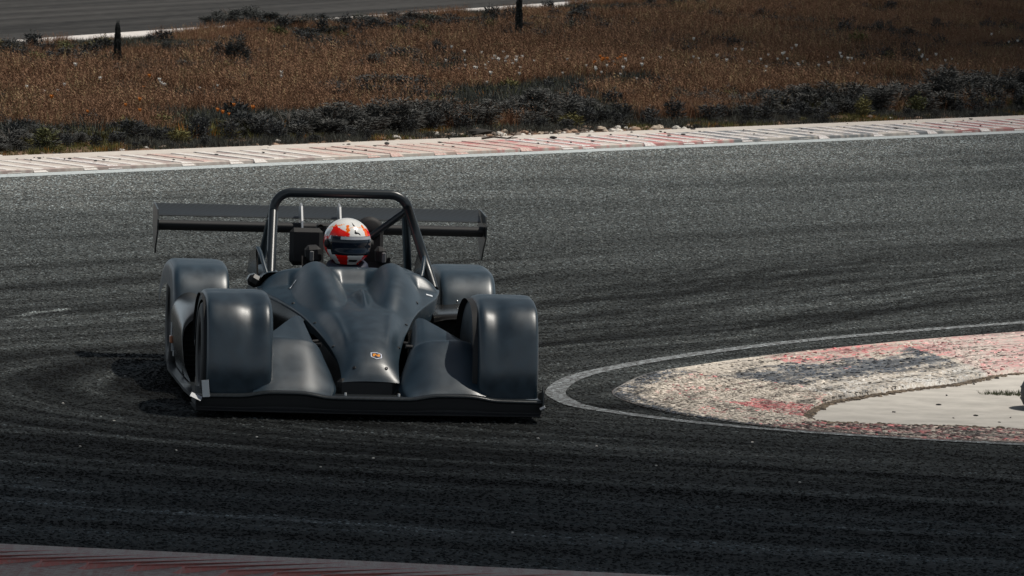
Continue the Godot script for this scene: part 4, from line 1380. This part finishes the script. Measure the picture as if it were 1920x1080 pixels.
	# --- side pods
	for s in [-1.0, 1.0]:
		st = ST()
		var rows := [
			[Vector3(0.46, 0.405, -1.66), Vector3(0.55, 0.425, -1.64), Vector3(0.70, 0.425, -1.64), Vector3(0.80, 0.405, -1.66), Vector3(0.87, 0.33, -1.70), Vector3(0.872, 0.18, -1.62), Vector3(0.84, 0.07, -1.5)],
			[Vector3(0.46, 0.440, -1.70), Vector3(0.55, 0.452, -1.70), Vector3(0.70, 0.455, -1.70), Vector3(0.80, 0.445, -1.72), Vector3(0.875, 0.36, -1.74), Vector3(0.878, 0.20, -1.68), Vector3(0.845, 0.07, -1.6)],
			[Vector3(0.46, 0.445, -1.95), Vector3(0.55, 0.455, -1.95), Vector3(0.70, 0.465, -1.95), Vector3(0.81, 0.465, -1.95), Vector3(0.885, 0.38, -1.95), Vector3(0.884, 0.21, -1.95), Vector3(0.85, 0.07, -1.95)],
			[Vector3(0.46, 0.430, -2.35), Vector3(0.55, 0.435, -2.35), Vector3(0.70, 0.445, -2.35), Vector3(0.81, 0.470, -2.35), Vector3(0.885, 0.40, -2.35), Vector3(0.886, 0.22, -2.35), Vector3(0.852, 0.07, -2.35)],
			[Vector3(0.46, 0.440, -2.72), Vector3(0.55, 0.440, -2.72), Vector3(0.70, 0.46, -2.72), Vector3(0.81, 0.48, -2.70), Vector3(0.88, 0.41, -2.70), Vector3(0.882, 0.22, -2.70), Vector3(0.852, 0.07, -2.70)]]
		sheet(st, func(u: float, v: float) -> Vector3:
			var col := []
			for r in rows: col.append(crv(r, u))
			var p: Vector3 = crv(col, v)
			return Vector3(p.x * s, p.y, p.z), 48, 36)
		var pod := part("side_pod", st, M.gloss)
		st = ST()
		box(st, Vector3(s * 0.66, 0.24, -1.98), Vector3(0.40, 0.34, 0.03), 0.005)
		for k in 12:
			box(st, Vector3(s * 0.66, 0.10 + 0.026 * k, -1.955), Vector3(0.38, 0.006, 0.03), 0.001)
		part("radiator", st, M.black, pod)
		st = ST()
		tube(st, [Vector3(s * 0.47, 0.36, -1.62), Vector3(s * 0.50, 0.22, -1.50), Vector3(s * 0.53, 0.16, -1.45)], 0.008, 6)
		part("hose", st, M.tubing, pod)
		# bolts on the fender foot
		st = ST()
		lathe_x(st, Vector3(s * 0.66, 0.462, -2.56), [Vector2(0, 0.0), Vector2(0, 0.009), Vector2(0.008, 0.008), Vector2(0.01, 0.0)], 10)
		part("bolt", st, M.alu, pod)
	# side marker lamp and clips on the flank left of the picture
	st = ST()
	box(st, Vector3(-0.890, 0.222, -2.58), Vector3(0.016, 0.040, 0.07), 0.004)
	part("side_marker", st, M.amber)
	st = ST()
	box(st, Vector3(-0.893, 0.285, -2.5), Vector3(0.008, 0.07, 0.012), 0.002)
	box(st, Vector3(-0.880, 0.150, -2.5), Vector3(0.008, 0.03, 0.014), 0.002)
	part("latch", st, M.alu)
	# --- suspension arms
	for s in [-1.0, 1.0]:
		for q in [[0.16, -0.52, 0.20], [0.16, -0.84, 0.20], [0.30, -0.56, 0.37], [0.30, -0.80, 0.37]]:
			st = ST()
			tube(st, [Vector3(s * 0.62, q[0] + 0.02, -0.665), Vector3(s * 0.22, q[2] - 0.02, q[1])], 0.011, 8)
			part("suspension_arm", st, M.black)
	# --- engine cover behind the cockpit
	st = ST()
	sheet(st, func(u: float, v: float) -> Vector3:
		var d := lerpf(2.70, 4.0, v)
		var q: Vector2 = crv([Vector2(-1, 0), Vector2(-1.0, 0.6), Vector2(-0.7, 0.95), Vector2(0, 1.0), Vector2(0.7, 0.95), Vector2(1, 0.6), Vector2(1, 0)], u)
		return Vector3(q.x * lerpf(0.44, 0.30, v), 0.07 + q.y * lerpf(0.52, 0.36, v), -d), 30, 16)
	box(st, Vector3(0, 0.33, -2.72), Vector3(0.84, 0.5, 0.02), 0.004)
	part("engine_cover", st, M.body)
	# --- roll hoop
	st = ST()
	var hp := [Vector3(-0.400, 0.56, -2.00), Vector3(-0.392, 0.62, -2.06), Vector3(-0.362, 0.93, -2.43)]
	for k in 9:
		var a := PI - PI * 0.5 * k / 8.0
		hp.append(Vector3(-0.262 + 0.098 * cos(a), 0.944 + 0.098 * sin(a), -2.44))
	for k in 9:
		var a := PI * 0.5 - (PI * 0.5 - 0.22) * k / 8.0
		hp.append(Vector3(0.272 + 0.106 * cos(a), 0.936 + 0.106 * sin(a), -2.44))
	hp.append(Vector3(0.470, 0.62, -2.06)); hp.append(Vector3(0.485, 0.56, -2.00))
	tube(st, hp, 0.0255, 20)
	var hoop := part("roll_hoop", st, M.tubing)
	for e in [[-0.366, 0.905, 0.0], [0.395, 0.905, 0.13]]:
		st = ST()
		var c := Vector3(e[0], e[1] - 0.012, -2.40)
		var dirv := Vector3(0.09 if e[0] > 0 else -0.03, -0.31, 0.37).normalized()
		tube(st, [c - dirv * 0.008, c + dirv * 0.008], 0.0275, 20)
		part("weld_collar", st, M.tubing, hoop)
	st = ST()
	tube(st, [Vector3(0.365, 0.955, -2.46), Vector3(0.05, 0.715, -2.50)], 0.019, 14)
	part("diagonal_brace", st, M.tubing, hoop)
	for s in [-1.0, 1.0]:
		st = ST()
		tube(st, [Vector3(s * 0.36, 0.955, -2.46), Vector3(-0.385 if s < 0 else 0.46, 0.50, -3.35)], 0.023, 14)
		part("rear_stay", st, M.tubing, hoop)
	# --- head restraints and seat
	st = ST()
	box(st, Vector3(-0.172, 0.745, -2.52), Vector3(0.182, 0.205, 0.05), 0.022)
	part("rear_bulkhead", st, M.black)
	st = ST()
	lathe_x(st, Vector3.ZERO, [Vector2(0.0, 0.0), Vector2(0.0, 0.055), Vector2(-0.01, 0.072), Vector2(-0.03, 0.078), Vector2(-0.055, 0.078), Vector2(-0.06, 0.0)], 32)
	var pad := part("headrest", st, M.black)
	pad.rotation.y = PI / 2 + PI
	pad.position = Vector3(0.172, 0.838, -2.50)
	st = ST()
	box(st, Vector3(0.172, 0.74, -2.52), Vector3(0.15, 0.24, 0.04), 0.018)
	part("headrest_post", st, M.black)
	for x in [-0.145, 0.222]:
		st = ST()
		box(st, Vector3(x, 0.715, -2.36), Vector3(0.085 if x < 0 else 0.06, 0.095, 0.14), 0.02, Basis(Vector3.BACK, 0.08))
		part("head_surround", st, M.black)
		st = ST()
		box(st, Vector3(x + (-0.012 if x < 0 else 0.012), 0.708, -2.285), Vector3(0.022, 0.055, 0.012), 0.004)
		part("harness_pad", st, mat(lin(0.16, 0.165, 0.17), 0.7))
	st = ST()
	sheet(st, func(u: float, v: float) -> Vector3:
		var q: Vector2 = crv([Vector2(-1.62, 0.16), Vector2(-1.95, 0.13), Vector2(-2.15, 0.22), Vector2(-2.32, 0.45), Vector2(-2.40, 0.66)], v)
		var a := (u - 0.5) * 2.0
		return Vector3(0.03 + a * 0.24, q.y + 0.05 * a * a, q.x + 0.10 * a * a), 16, 20)
	part("seat", st, M.black)
	st = ST()
	var ring := []
	for k in 25: ring.append(Vector3(0.03 + 0.13 * cos(TAU * k / 24.0), 0.545 + 0.11 * sin(TAU * k / 24.0), -2.00 - 0.05 * sin(TAU * k / 24.0)))
	tube(st, ring, 0.013, 10)
	tube(st, [Vector3(-0.09, 0.545, -2.0), Vector3(0.15, 0.545, -2.0)], 0.012, 8)
	tube(st, [Vector3(0.03, 0.545, -2.0), Vector3(0.03, 0.52, -1.88)], 0.02, 10)
	part("steering_wheel", st, M.black)
	# on-board camera on the engine cover
	var cm := Node3D.new()
	cm.name = "onboard_camera"
	car.add_child(cm, true)
	st = ST()
	box(st, Vector3(-0.075, 0.835, -2.70), Vector3(0.062, 0.055, 0.06), 0.010)
	tube(st, [Vector3(-0.075, 0.57, -2.72), Vector3(-0.075, 0.81, -2.70)], 0.014, 10)
	part("housing", st, M.black, cm)
	st = ST()
	lathe_x(st, Vector3.ZERO, [Vector2(0, 0.0), Vector2(0, 0.014), Vector2(-0.008, 0.016)], 16)
	var lens := part("lens", st, M.gloss, cm)
	lens.rotation.y = PI / 2
	lens.position = Vector3(-0.085, 0.845, -2.665)
	# --- rear wing
	var wing := Node3D.new()
	wing.name = "rear_wing"
	car.add_child(wing, true)
	for e in [["main_plane", -4.13, 0.763, 0.25, 0.0, 0.105], ["flap", -4.31, 0.800, 0.185, -0.34, 0.024]]:
		st = ST()
		var foil := []
		for k in 25:
			var a := TAU * k / 24.0
			var x := 0.5 * (1.0 + cos(a))
			var th: float = 2.8 * (0.2969 * sqrt(maxf(x, 0.0)) - 0.126 * x - 0.3516 * x * x + 0.2843 * x * x * x - 0.1015 * x * x * x * x)
			foil.append(Vector2(x, (th if sin(a) > 0 else -th) * 1.0))
		sheet(st, func(u: float, v: float) -> Vector3:
			var q: Vector2 = crv(foil, v)
			# inverted wing: camber down, trailing edge up
			var z: float = -q.x * e[3]
			var y: float = q.y * e[5] - 0.05 * e[3] * sin(q.x * PI)
			var r := Vector2(z, y).rotated(e[4])
			return Vector3((u - 0.5) * 1.845 + 0.024, e[2] + r.y, e[1] + r.x), 4, 48)
		part(e[0], st, M.carbon if e[0] == "flap" else M.black, wing)
	for s in [-1.0, 1.0]:
		st = ST()
		plate(st, PackedVector2Array([Vector2(-4.08, 0.79), Vector2(-4.12, 0.845), Vector2(-4.44, 0.862), Vector2(-4.58, 0.862), Vector2(-4.57, 0.70), Vector2(-4.40, 0.60), Vector2(-4.33, 0.585), Vector2(-4.22, 0.66), Vector2(-4.10, 0.72)]), func(p2: Vector2, w: float) -> Vector3: return Vector3(s * w + 0.03, p2.y, p2.x), 0.924, 0.932)
		part("end_plate", st, M.carbon, wing)
	for x in [-0.085, 0.132]:
		st = ST()
		plate(st, PackedVector2Array([Vector2(-3.95, 0.42), Vector2(-4.02, 0.62), Vector2(-4.08, 0.80), Vector2(-4.15, 0.880), Vector2(-4.24, 0.893), Vector2(-4.34, 0.86), Vector2(-4.34, 0.79), Vector2(-4.22, 0.775), Vector2(-4.16, 0.62), Vector2(-4.12, 0.42)]), func(p2: Vector2, w: float) -> Vector3: return Vector3(x + w, p2.y, p2.x), -0.005, 0.005)
		part("wing_support", st, M.alu, wing)
	# --- marks on the hood
	decal("emblem", 0.034, 0.360, 0.066, 0.060, emblem_tex(), hood)
	for q in [[-0.93, 0.62], [-0.93, 1.02], [-0.93, 1.42], [0.93, 0.62], [0.93, 1.02], [0.93, 1.42], [-0.55, 0.30], [0.55, 0.30]]:
		st = ST()
		lathe_x(st, Vector3.ZERO, [Vector2(-0.002, 0.009), Vector2(0.003, 0.0085), Vector2(0.0035, 0.003), Vector2(0.001, 0.0)], 14)
		var fo := part("fastener", st, M.rim, hood)
		var e0 := hood_point(q[0], q[1])
		var nrm := (hood_point(q[0], q[1] + 0.01) - e0).cross(hood_point(q[0] + 0.02, q[1]) - e0).normalized()
		if nrm.y < 0: nrm = -nrm
		fo.basis = Basis(Quaternion(Vector3.RIGHT, nrm))
		fo.position = e0 + nrm * 0.001
	decal("switch_mark", -0.315, 1.70, 0.040, 0.036, mark_tex(true), hood)
	decal("switch_mark", 0.415, 1.68, 0.034, 0.036, mark_tex(false), hood)

# a small sticker lying on the hood, a grid that follows it
func decal(called: String, x: float, d: float, w: float, h: float, tex: Texture2D, parent: Node):
	var hw := tab(HOOD_HW, d)
	var st := ST()
	var c := hood_point(x / hw, d)
	var dz := (hood_point(x / hw, d + 0.02) - c)
	var slope := dz.length() / 0.02
	sheet(st, func(u: float, v: float) -> Vector3:
		var dd := d + (0.5 - v) * h / slope
		var p := hood_point((x + (u - 0.5) * w) / tab(HOOD_HW, dd), dd)
		var e1 := hood_point((x + (u - 0.5) * w) / tab(HOOD_HW, dd), dd + 0.01) - p
		var e2 := hood_point((x + (u - 0.5) * w + 0.01) / tab(HOOD_HW, dd), dd) - p
		var n := e1.cross(e2).normalized()
		if n.y < 0: n = -n
		return p + n * 0.0025, 8, 8)
	var m := mat(Color(1, 1, 1), 0.4, {"albedo_texture": tex, "transparency": BaseMaterial3D.TRANSPARENCY_ALPHA_SCISSOR, "alpha_scissor_threshold": 0.5})
	part(called, st, m, parent)

func emblem_tex() -> ImageTexture:
	var n := 96
	var im := Image.create(n, n, false, Image.FORMAT_RGBA8)
	var shield := PackedVector2Array([Vector2(0.06, 0.14), Vector2(0.5, 0.02), Vector2(0.94, 0.14), Vector2(0.94, 0.70), Vector2(0.5, 0.98), Vector2(0.06, 0.70)])
	var inner := PackedVector2Array()
	for p in shield: inner.append(Vector2(0.5, 0.49) + (p - Vector2(0.5, 0.49)) * 0.80)
	var letter := PackedVector2Array([Vector2(0.20, 0.66), Vector2(0.24, 0.28), Vector2(0.42, 0.22), Vector2(0.58, 0.46), Vector2(0.62, 0.26), Vector2(0.80, 0.24), Vector2(0.78, 0.56), Vector2(0.62, 0.64), Vector2(0.42, 0.40), Vector2(0.38, 0.62)])
	for j in n:
		for i in n:
			var p := Vector2((i + 0.5) / n, (j + 0.5) / n)
			var c := Color(0, 0, 0, 0)
			if Geometry2D.is_point_in_polygon(p, shield): c = Color(0.90, 0.92, 0.97)
			if Geometry2D.is_point_in_polygon(p, inner): c = Color(0.11, 0.12, 0.22)
			if Geometry2D.is_point_in_polygon(p, letter): c = Color(0.98, 0.62, 0.12)
			im.set_pixel(i, j, c)
	return ImageTexture.create_from_image(im)

func mark_tex(framed: bool) -> ImageTexture:
	var n := 48
	var im := Image.create(n, n, false, Image.FORMAT_RGBA8)
	im.fill(Color(0.93, 0.95, 0.97) if not framed else Color(0.02, 0.02, 0.03))
	if framed:
		im.fill_rect(Rect2i(8, 10, 40, 30), Color(0.93, 0.95, 0.97))
		im.fill_rect(Rect2i(26, 10, 22, 4), Color(0.02, 0.02, 0.03))
		im.fill_rect(Rect2i(22, 20, 10, 12), Color(0.05, 0.08, 0.14))
	else:
		im.fill_rect(Rect2i(16, 18, 12, 10), Color(0.05, 0.08, 0.14))
		im.fill_rect(Rect2i(0, 0, 48, 6), Color(0.03, 0.03, 0.04))
	return ImageTexture.create_from_image(im)

# ---------------------------------------------------------------- driver
func capsule(p: Vector3, a: Vector3, b: Vector3, ra: float, rb: float) -> float:
	var ab := b - a
	var t := clampf((p - a).dot(ab) / ab.length_squared(), 0, 1)
	return (p - a - ab * t).length() - lerpf(ra, rb, t)

func net(st: SurfaceTool, bones: Array, cell: float, k: float):     # surface nets over smoothly joined capsules
	var lo := Vector3(1e9, 1e9, 1e9)
	var hi := -lo
	for b in bones:
		var r: float = maxf(b[2], b[3]) + cell * 2
		lo = lo.min(b[0] - Vector3.ONE * r).min(b[1] - Vector3.ONE * r)
		hi = hi.max(b[0] + Vector3.ONE * r).max(b[1] + Vector3.ONE * r)
	var n := Vector3i(((hi - lo) / cell).ceil()) + Vector3i.ONE
	var f := PackedFloat32Array()
	f.resize(n.x * n.y * n.z)
	f.fill(1.0)
	for b in bones:
		var r: float = maxf(b[2], b[3]) + cell * 3
		var l: Vector3 = ((b[0].min(b[1]) - Vector3.ONE * r - lo) / cell).floor().clamp(Vector3.ZERO, Vector3(n) - Vector3.ONE)
		var u: Vector3 = ((b[0].max(b[1]) + Vector3.ONE * r - lo) / cell).ceil().clamp(Vector3.ZERO, Vector3(n) - Vector3.ONE)
		for z in range(int(l.z), int(u.z) + 1):
			for y in range(int(l.y), int(u.y) + 1):
				for x in range(int(l.x), int(u.x) + 1):
					var i := (z * n.y + y) * n.x + x
					var d := capsule(lo + Vector3(x, y, z) * cell, b[0], b[1], b[2], b[3])
					var o := f[i]
					var hh := maxf(k - absf(o - d), 0.0) / k
					f[i] = minf(o, d) - hh * hh * k * 0.25
	var at := {}
	var corner := [Vector3i(0, 0, 0), Vector3i(1, 0, 0), Vector3i(0, 1, 0), Vector3i(1, 1, 0), Vector3i(0, 0, 1), Vector3i(1, 0, 1), Vector3i(0, 1, 1), Vector3i(1, 1, 1)]
	var edges := [[0, 1], [2, 3], [4, 5], [6, 7], [0, 2], [1, 3], [4, 6], [5, 7], [0, 4], [1, 5], [2, 6], [3, 7]]
	var idx := func(c: Vector3i) -> int: return (c.z * n.y + c.y) * n.x + c.x
	for z in n.z - 1:
		for y in n.y - 1:
			for x in n.x - 1:
				var i0 := (z * n.y + y) * n.x + x
				if f[i0] > cell * 2.5 or f[i0] < -cell * 2.5: continue
				var sum := Vector3.ZERO
				var cnt := 0
				var c := Vector3i(x, y, z)
				for e in edges:
					var fa := f[idx.call(c + corner[e[0]])]
					var fb := f[idx.call(c + corner[e[1]])]
					if (fa < 0) != (fb < 0):
						sum += Vector3(corner[e[0]]).lerp(Vector3(corner[e[1]]), fa / (fa - fb))
						cnt += 1
				if cnt > 0: at[c] = lo + (Vector3(c) + sum / cnt) * cell
	st.set_smooth_group(0)
	for c in at:
		for ax in 3:
			var d := Vector3i.ZERO
			d[ax] = 1
			var fa: float = f[idx.call(c)]
			var fb: float = f[idx.call(c + d)]
			if (fa < 0) == (fb < 0): continue
			var u := Vector3i.ZERO; var w := Vector3i.ZERO
			u[(ax + 1) % 3] = 1; w[(ax + 2) % 3] = 1
			if at.has(c - u) and at.has(c - w) and at.has(c - u - w):
				if fa < 0: quad(st, at[c], at[c - w], at[c - u - w], at[c - u])
				else: quad(st, at[c], at[c - u], at[c - u - w], at[c - w])

func build_driver():
	var per := Node3D.new()
	per.name = "person"
	add_child(per)
	per.transform = car.transform
	tag(per, "driver in a white and red helmet seated in the race car", "person")
	var cx := 0.03
	var bones := [
		[Vector3(cx, 0.26, -2.12), Vector3(cx, 0.40, -2.22), 0.14, 0.13],
		[Vector3(cx, 0.40, -2.22), Vector3(cx, 0.54, -2.28), 0.14, 0.13],
		[Vector3(cx - 0.15, 0.585, -2.28), Vector3(cx + 0.15, 0.585, -2.28), 0.066, 0.066],
		[Vector3(cx, 0.57, -2.28), Vector3(cx, 0.72, -2.22), 0.075, 0.068]]
	for s in [-1.0, 1.0]:
		var sh := Vector3(cx + s * 0.17, 0.575, -2.28)
		var el := Vector3(cx + s * 0.235, 0.40, -2.14)
		var wr := Vector3(cx + s * 0.145, 0.53, -2.045)
		bones.append([sh, el, 0.056, 0.047])
		bones.append([el, wr, 0.045, 0.033])
		var hip := Vector3(cx + s * 0.09, 0.24, -2.08)
		var kn := Vector3(cx + s * 0.11, 0.36, -1.62)
		var an := Vector3(cx + s * 0.08, 0.20, -1.22)
		bones.append([hip, kn, 0.085, 0.060])
		bones.append([kn, an, 0.058, 0.040])
		bones.append([an, an + Vector3(0, 0.12, -0.02 + 0.08), 0.04, 0.032])
	var st := ST()
	net(st, bones, 0.022, 0.05)
	for s in [-1.0, 1.0]:
		var wr := Vector3(cx + s * 0.145, 0.53, -2.045)
		var hb := [[wr, wr + Vector3(s * -0.006, 0.045, 0.018), 0.030, 0.030]]
		for k in 4:      # fingers round the wheel rim, unequal
			var b0 := wr + Vector3(s * (0.012 - 0.004 * k), 0.012 + 0.019 * k, 0.022)
			var ln: float = [0.030, 0.036, 0.034, 0.026][k]
			var b1 := b0 + Vector3(s * 0.002, 0.002, ln)
			var b2 := b1 + Vector3(-s * ln * 0.8, 0.0, 0.006)
			hb.append([b0, b1, 0.0095, 0.009])
			hb.append([b1, b2, 0.009, 0.008])
			hb.append([b2, b2 + Vector3(-s * 0.004, 0, -0.018), 0.008, 0.0075])
		hb.append([wr + Vector3(-s * 0.014, 0.03, 0.005), wr + Vector3(-s * 0.034, 0.055, 0.022), 0.011, 0.009])
		hb.append([wr + Vector3(-s * 0.034, 0.055, 0.022), wr + Vector3(-s * 0.028, 0.078, 0.040), 0.009, 0.008])
		net(st, hb, 0.005, 0.008)
	part("race_suit", st, mat(lin(0.020, 0.026, 0.055), 0.85), per)
	# collar support round the neck
	st = ST()
	sheet(st, func(u: float, v: float) -> Vector3:
		var a := u * TAU
		var b := v * TAU
		return Vector3(cx + (0.088 + 0.026 * cos(b)) * sin(a), 0.665 + 0.024 * sin(b) - 0.02 * cos(a), -2.19 + (0.095 + 0.026 * cos(b)) * cos(a)), 32, 12)
	part("neck_support", st, mat(lin(0.016, 0.022, 0.045), 0.6), per)
	# --- helmet
	var hel := Node3D.new()
	hel.name = "helmet"
	per.add_child(hel)
	hel.position = Vector3(0.026, 0.796, -2.19)
	hel.rotation = Vector3(0.03, 0.20, 0.0)
	var shell := func(az: float, el: float, k: float) -> Vector3:      # degrees
		var a := deg_to_rad(az)
		var e := deg_to_rad(el)
		var d := Vector3(sin(a) * cos(e), sin(e), cos(a) * cos(e))
		var p := Vector3(d.x * 0.1275, d.y * 0.128, d.z * 0.146)
		# chin bar: fuller in front below the eye port
		var chin := smoothstep(-8.0, -34.0, el) * smoothstep(110.0, 30.0, absf(az))
		p += Vector3(d.x * 0.012, 0, d.z * 0.036) * chin
		p.x *= 1.0 - 0.05 * smoothstep(-10.0, -55.0, el)
		if el < -58.0: p.y = lerpf(p.y, -0.118, 0.8)
		# small crest lip at the back
		return p * k
	st = ST()
	sheet(st, func(u: float, v: float) -> Vector3: return shell.call(lerpf(-180, 180, u), lerpf(-72, 90, v), 1.0), 96, 60)
	part("shell", st, mat(Color(1, 1, 1), 0.22, {"albedo_texture": helmet_tex(), "clearcoat_enabled": true, "clearcoat": 0.5, "clearcoat_roughness": 0.05}), hel)
	st = ST()
	sheet(st, func(u: float, v: float) -> Vector3: return shell.call(lerpf(-57, 57, u), lerpf(-27, 16, v) , 1.022 - 0.022 * pow(absf(v - 0.5) * 2.0, 8.0)), 60, 20)
	var visor := part("visor", st, mat(lin(0.006, 0.011, 0.020), 0.12, {"metallic_specular": 0.35}), hel)
	st = ST()
	sheet(st, func(u: float, v: float) -> Vector3: return shell.call(lerpf(-34, 54, u), lerpf(10, 17, v), 1.028), 40, 4)
	part("sun_strip", st, mat(lin(0.50, 0.50, 0.52), 0.3, {"metallic": 0.5}), visor)
	for s in [-1.0, 1.0]:
		st = ST()
		lathe_x(st, Vector3(s * 0.120, -0.006, 0.035), [Vector2(0, 0.022), Vector2(s * 0.012, 0.020), Vector2(s * 0.016, 0.012), Vector2(s * 0.016, 0.0)], 20)
		part("visor_pivot", st, M.black, hel)
	st = ST()
	sheet(st, func(u: float, v: float) -> Vector3: return shell.call(lerpf(-14, 14, u), lerpf(-50, -42, v), 1.008), 8, 4)
	part("chin_vent", st, M.black, hel)

func helmet_tex() -> ImageTexture:
	var w := 720
	var h := 324
	var im := Image.create(w, h, false, Image.FORMAT_RGB8)
	var nz := noise(501, 0.05, 2)
	var red := Color(0.96, 0.10, 0.03)
	var org := Color(0.98, 0.45, 0.05)
	var ink := Color(0.03, 0.03, 0.04)
	var drop := PackedVector2Array([Vector2(0, 61), Vector2(5, 52), Vector2(10, 44), Vector2(1, 47)])
	var hook := PackedVector2Array([Vector2(1, 26), Vector2(3, 35), Vector2(7, 36), Vector2(6, 30), Vector2(15, 27), Vector2(19, 22), Vector2(17, 21), Vector2(11, 25), Vector2(5, 24)])
	for j in h:
		var el := lerpf(-72, 90, (j + 0.5) / h)
		for i in w:
			var az := lerpf(-180, 180, (i + 0.5) / w)
			var jit := 4.0 * nz.get_noise_2d(i, j)
			var a := az + jit
			var e := el + jit
			var c := Color(0.90, 0.90, 0.89)
			# red and orange flashes
			if a > -70 and a < -13 and e > 17 and e < 26 - 0.42 * (a + 13): c = red
			if a > -22 and a < -13 and e > 28 and e < 50: c = org
			if a > 34 and a < 84 and e > 12 and e < 42 - 0.2 * (a - 34): c = red
			if a > 36 and a < 47 and e > 18 and e < 48: c = org
			if a > -104 + 0.3 * e and a < -72 + 0.3 * e and e < 16: c = red
			if a > -50 and a < -18 and e < -26: c = red
			if a > 28 and a < 56 and e < -26: c = red
			if a > 84 and a < 110 and e < 26: c = red
			if absf(e - (37 + 0.004 * (az - 8) * (az - 8) * -1.0 + 6)) < 1.0 and a > -18 and a < 40: c = org.lerp(Color.WHITE, 0.4)
			if a < -30 and absf(e - (52 + 0.25 * (a + 30))) < 1.4: c = org.lerp(Color.WHITE, 0.3)
			if absf(a) > 120: c = red if fposmod(a + e, 50.0) < 22.0 else c
			if Geometry2D.is_point_in_polygon(Vector2(az, el), drop) or Geometry2D.is_point_in_polygon(Vector2(az, el), hook): c = ink
			# eye port surround
			if absf(az) < 63 and el > -29 and el < 18: c = ink
			if az < -62 and az > -80 and absf(el + 4) < 13: c = Color(0.10, 0.13, 0.14)
			im.set_pixel(i, j, c)
	return ImageTexture.create_from_image(im)

# ---------------------------------------------------------------- clouds between the sun and parts of the place
func build_clouds():
	var m := mat(lin(0.8, 0.8, 0.8), 1.0)
	var up := Vector3(0.5, 1.0, -0.04) * 620.0
	for q in [[Vector3(6, 0, 32.2), Vector3(46, 9, 30), -0.40, 601, "white cloud whose shade lies on the near side of the track"], [Vector3(47, 0, -62), Vector3(43, 9, 66), 0.02, 602, "white cloud whose shade lies on the far right of the field"]]:
		var n := noise(q[3], 0.9, 3)
		var st := ST()
		sheet(st, func(u: float, v: float) -> Vector3:
			var d := Vector3(cos(u * TAU) * sin(v * PI), cos(v * PI), sin(u * TAU) * sin(v * PI))
			var k := 1.0 + 0.10 * n.get_noise_3dv(d * 2.2)
			if d.y < 0: d.y *= 0.4
			return d * q[1] * k, 72, 36)
		var o := mesh_node("cloud", done(st), m)
		o.position = q[0] + up
		o.rotation.y = q[2]
		tag(o, q[4], "cloud")
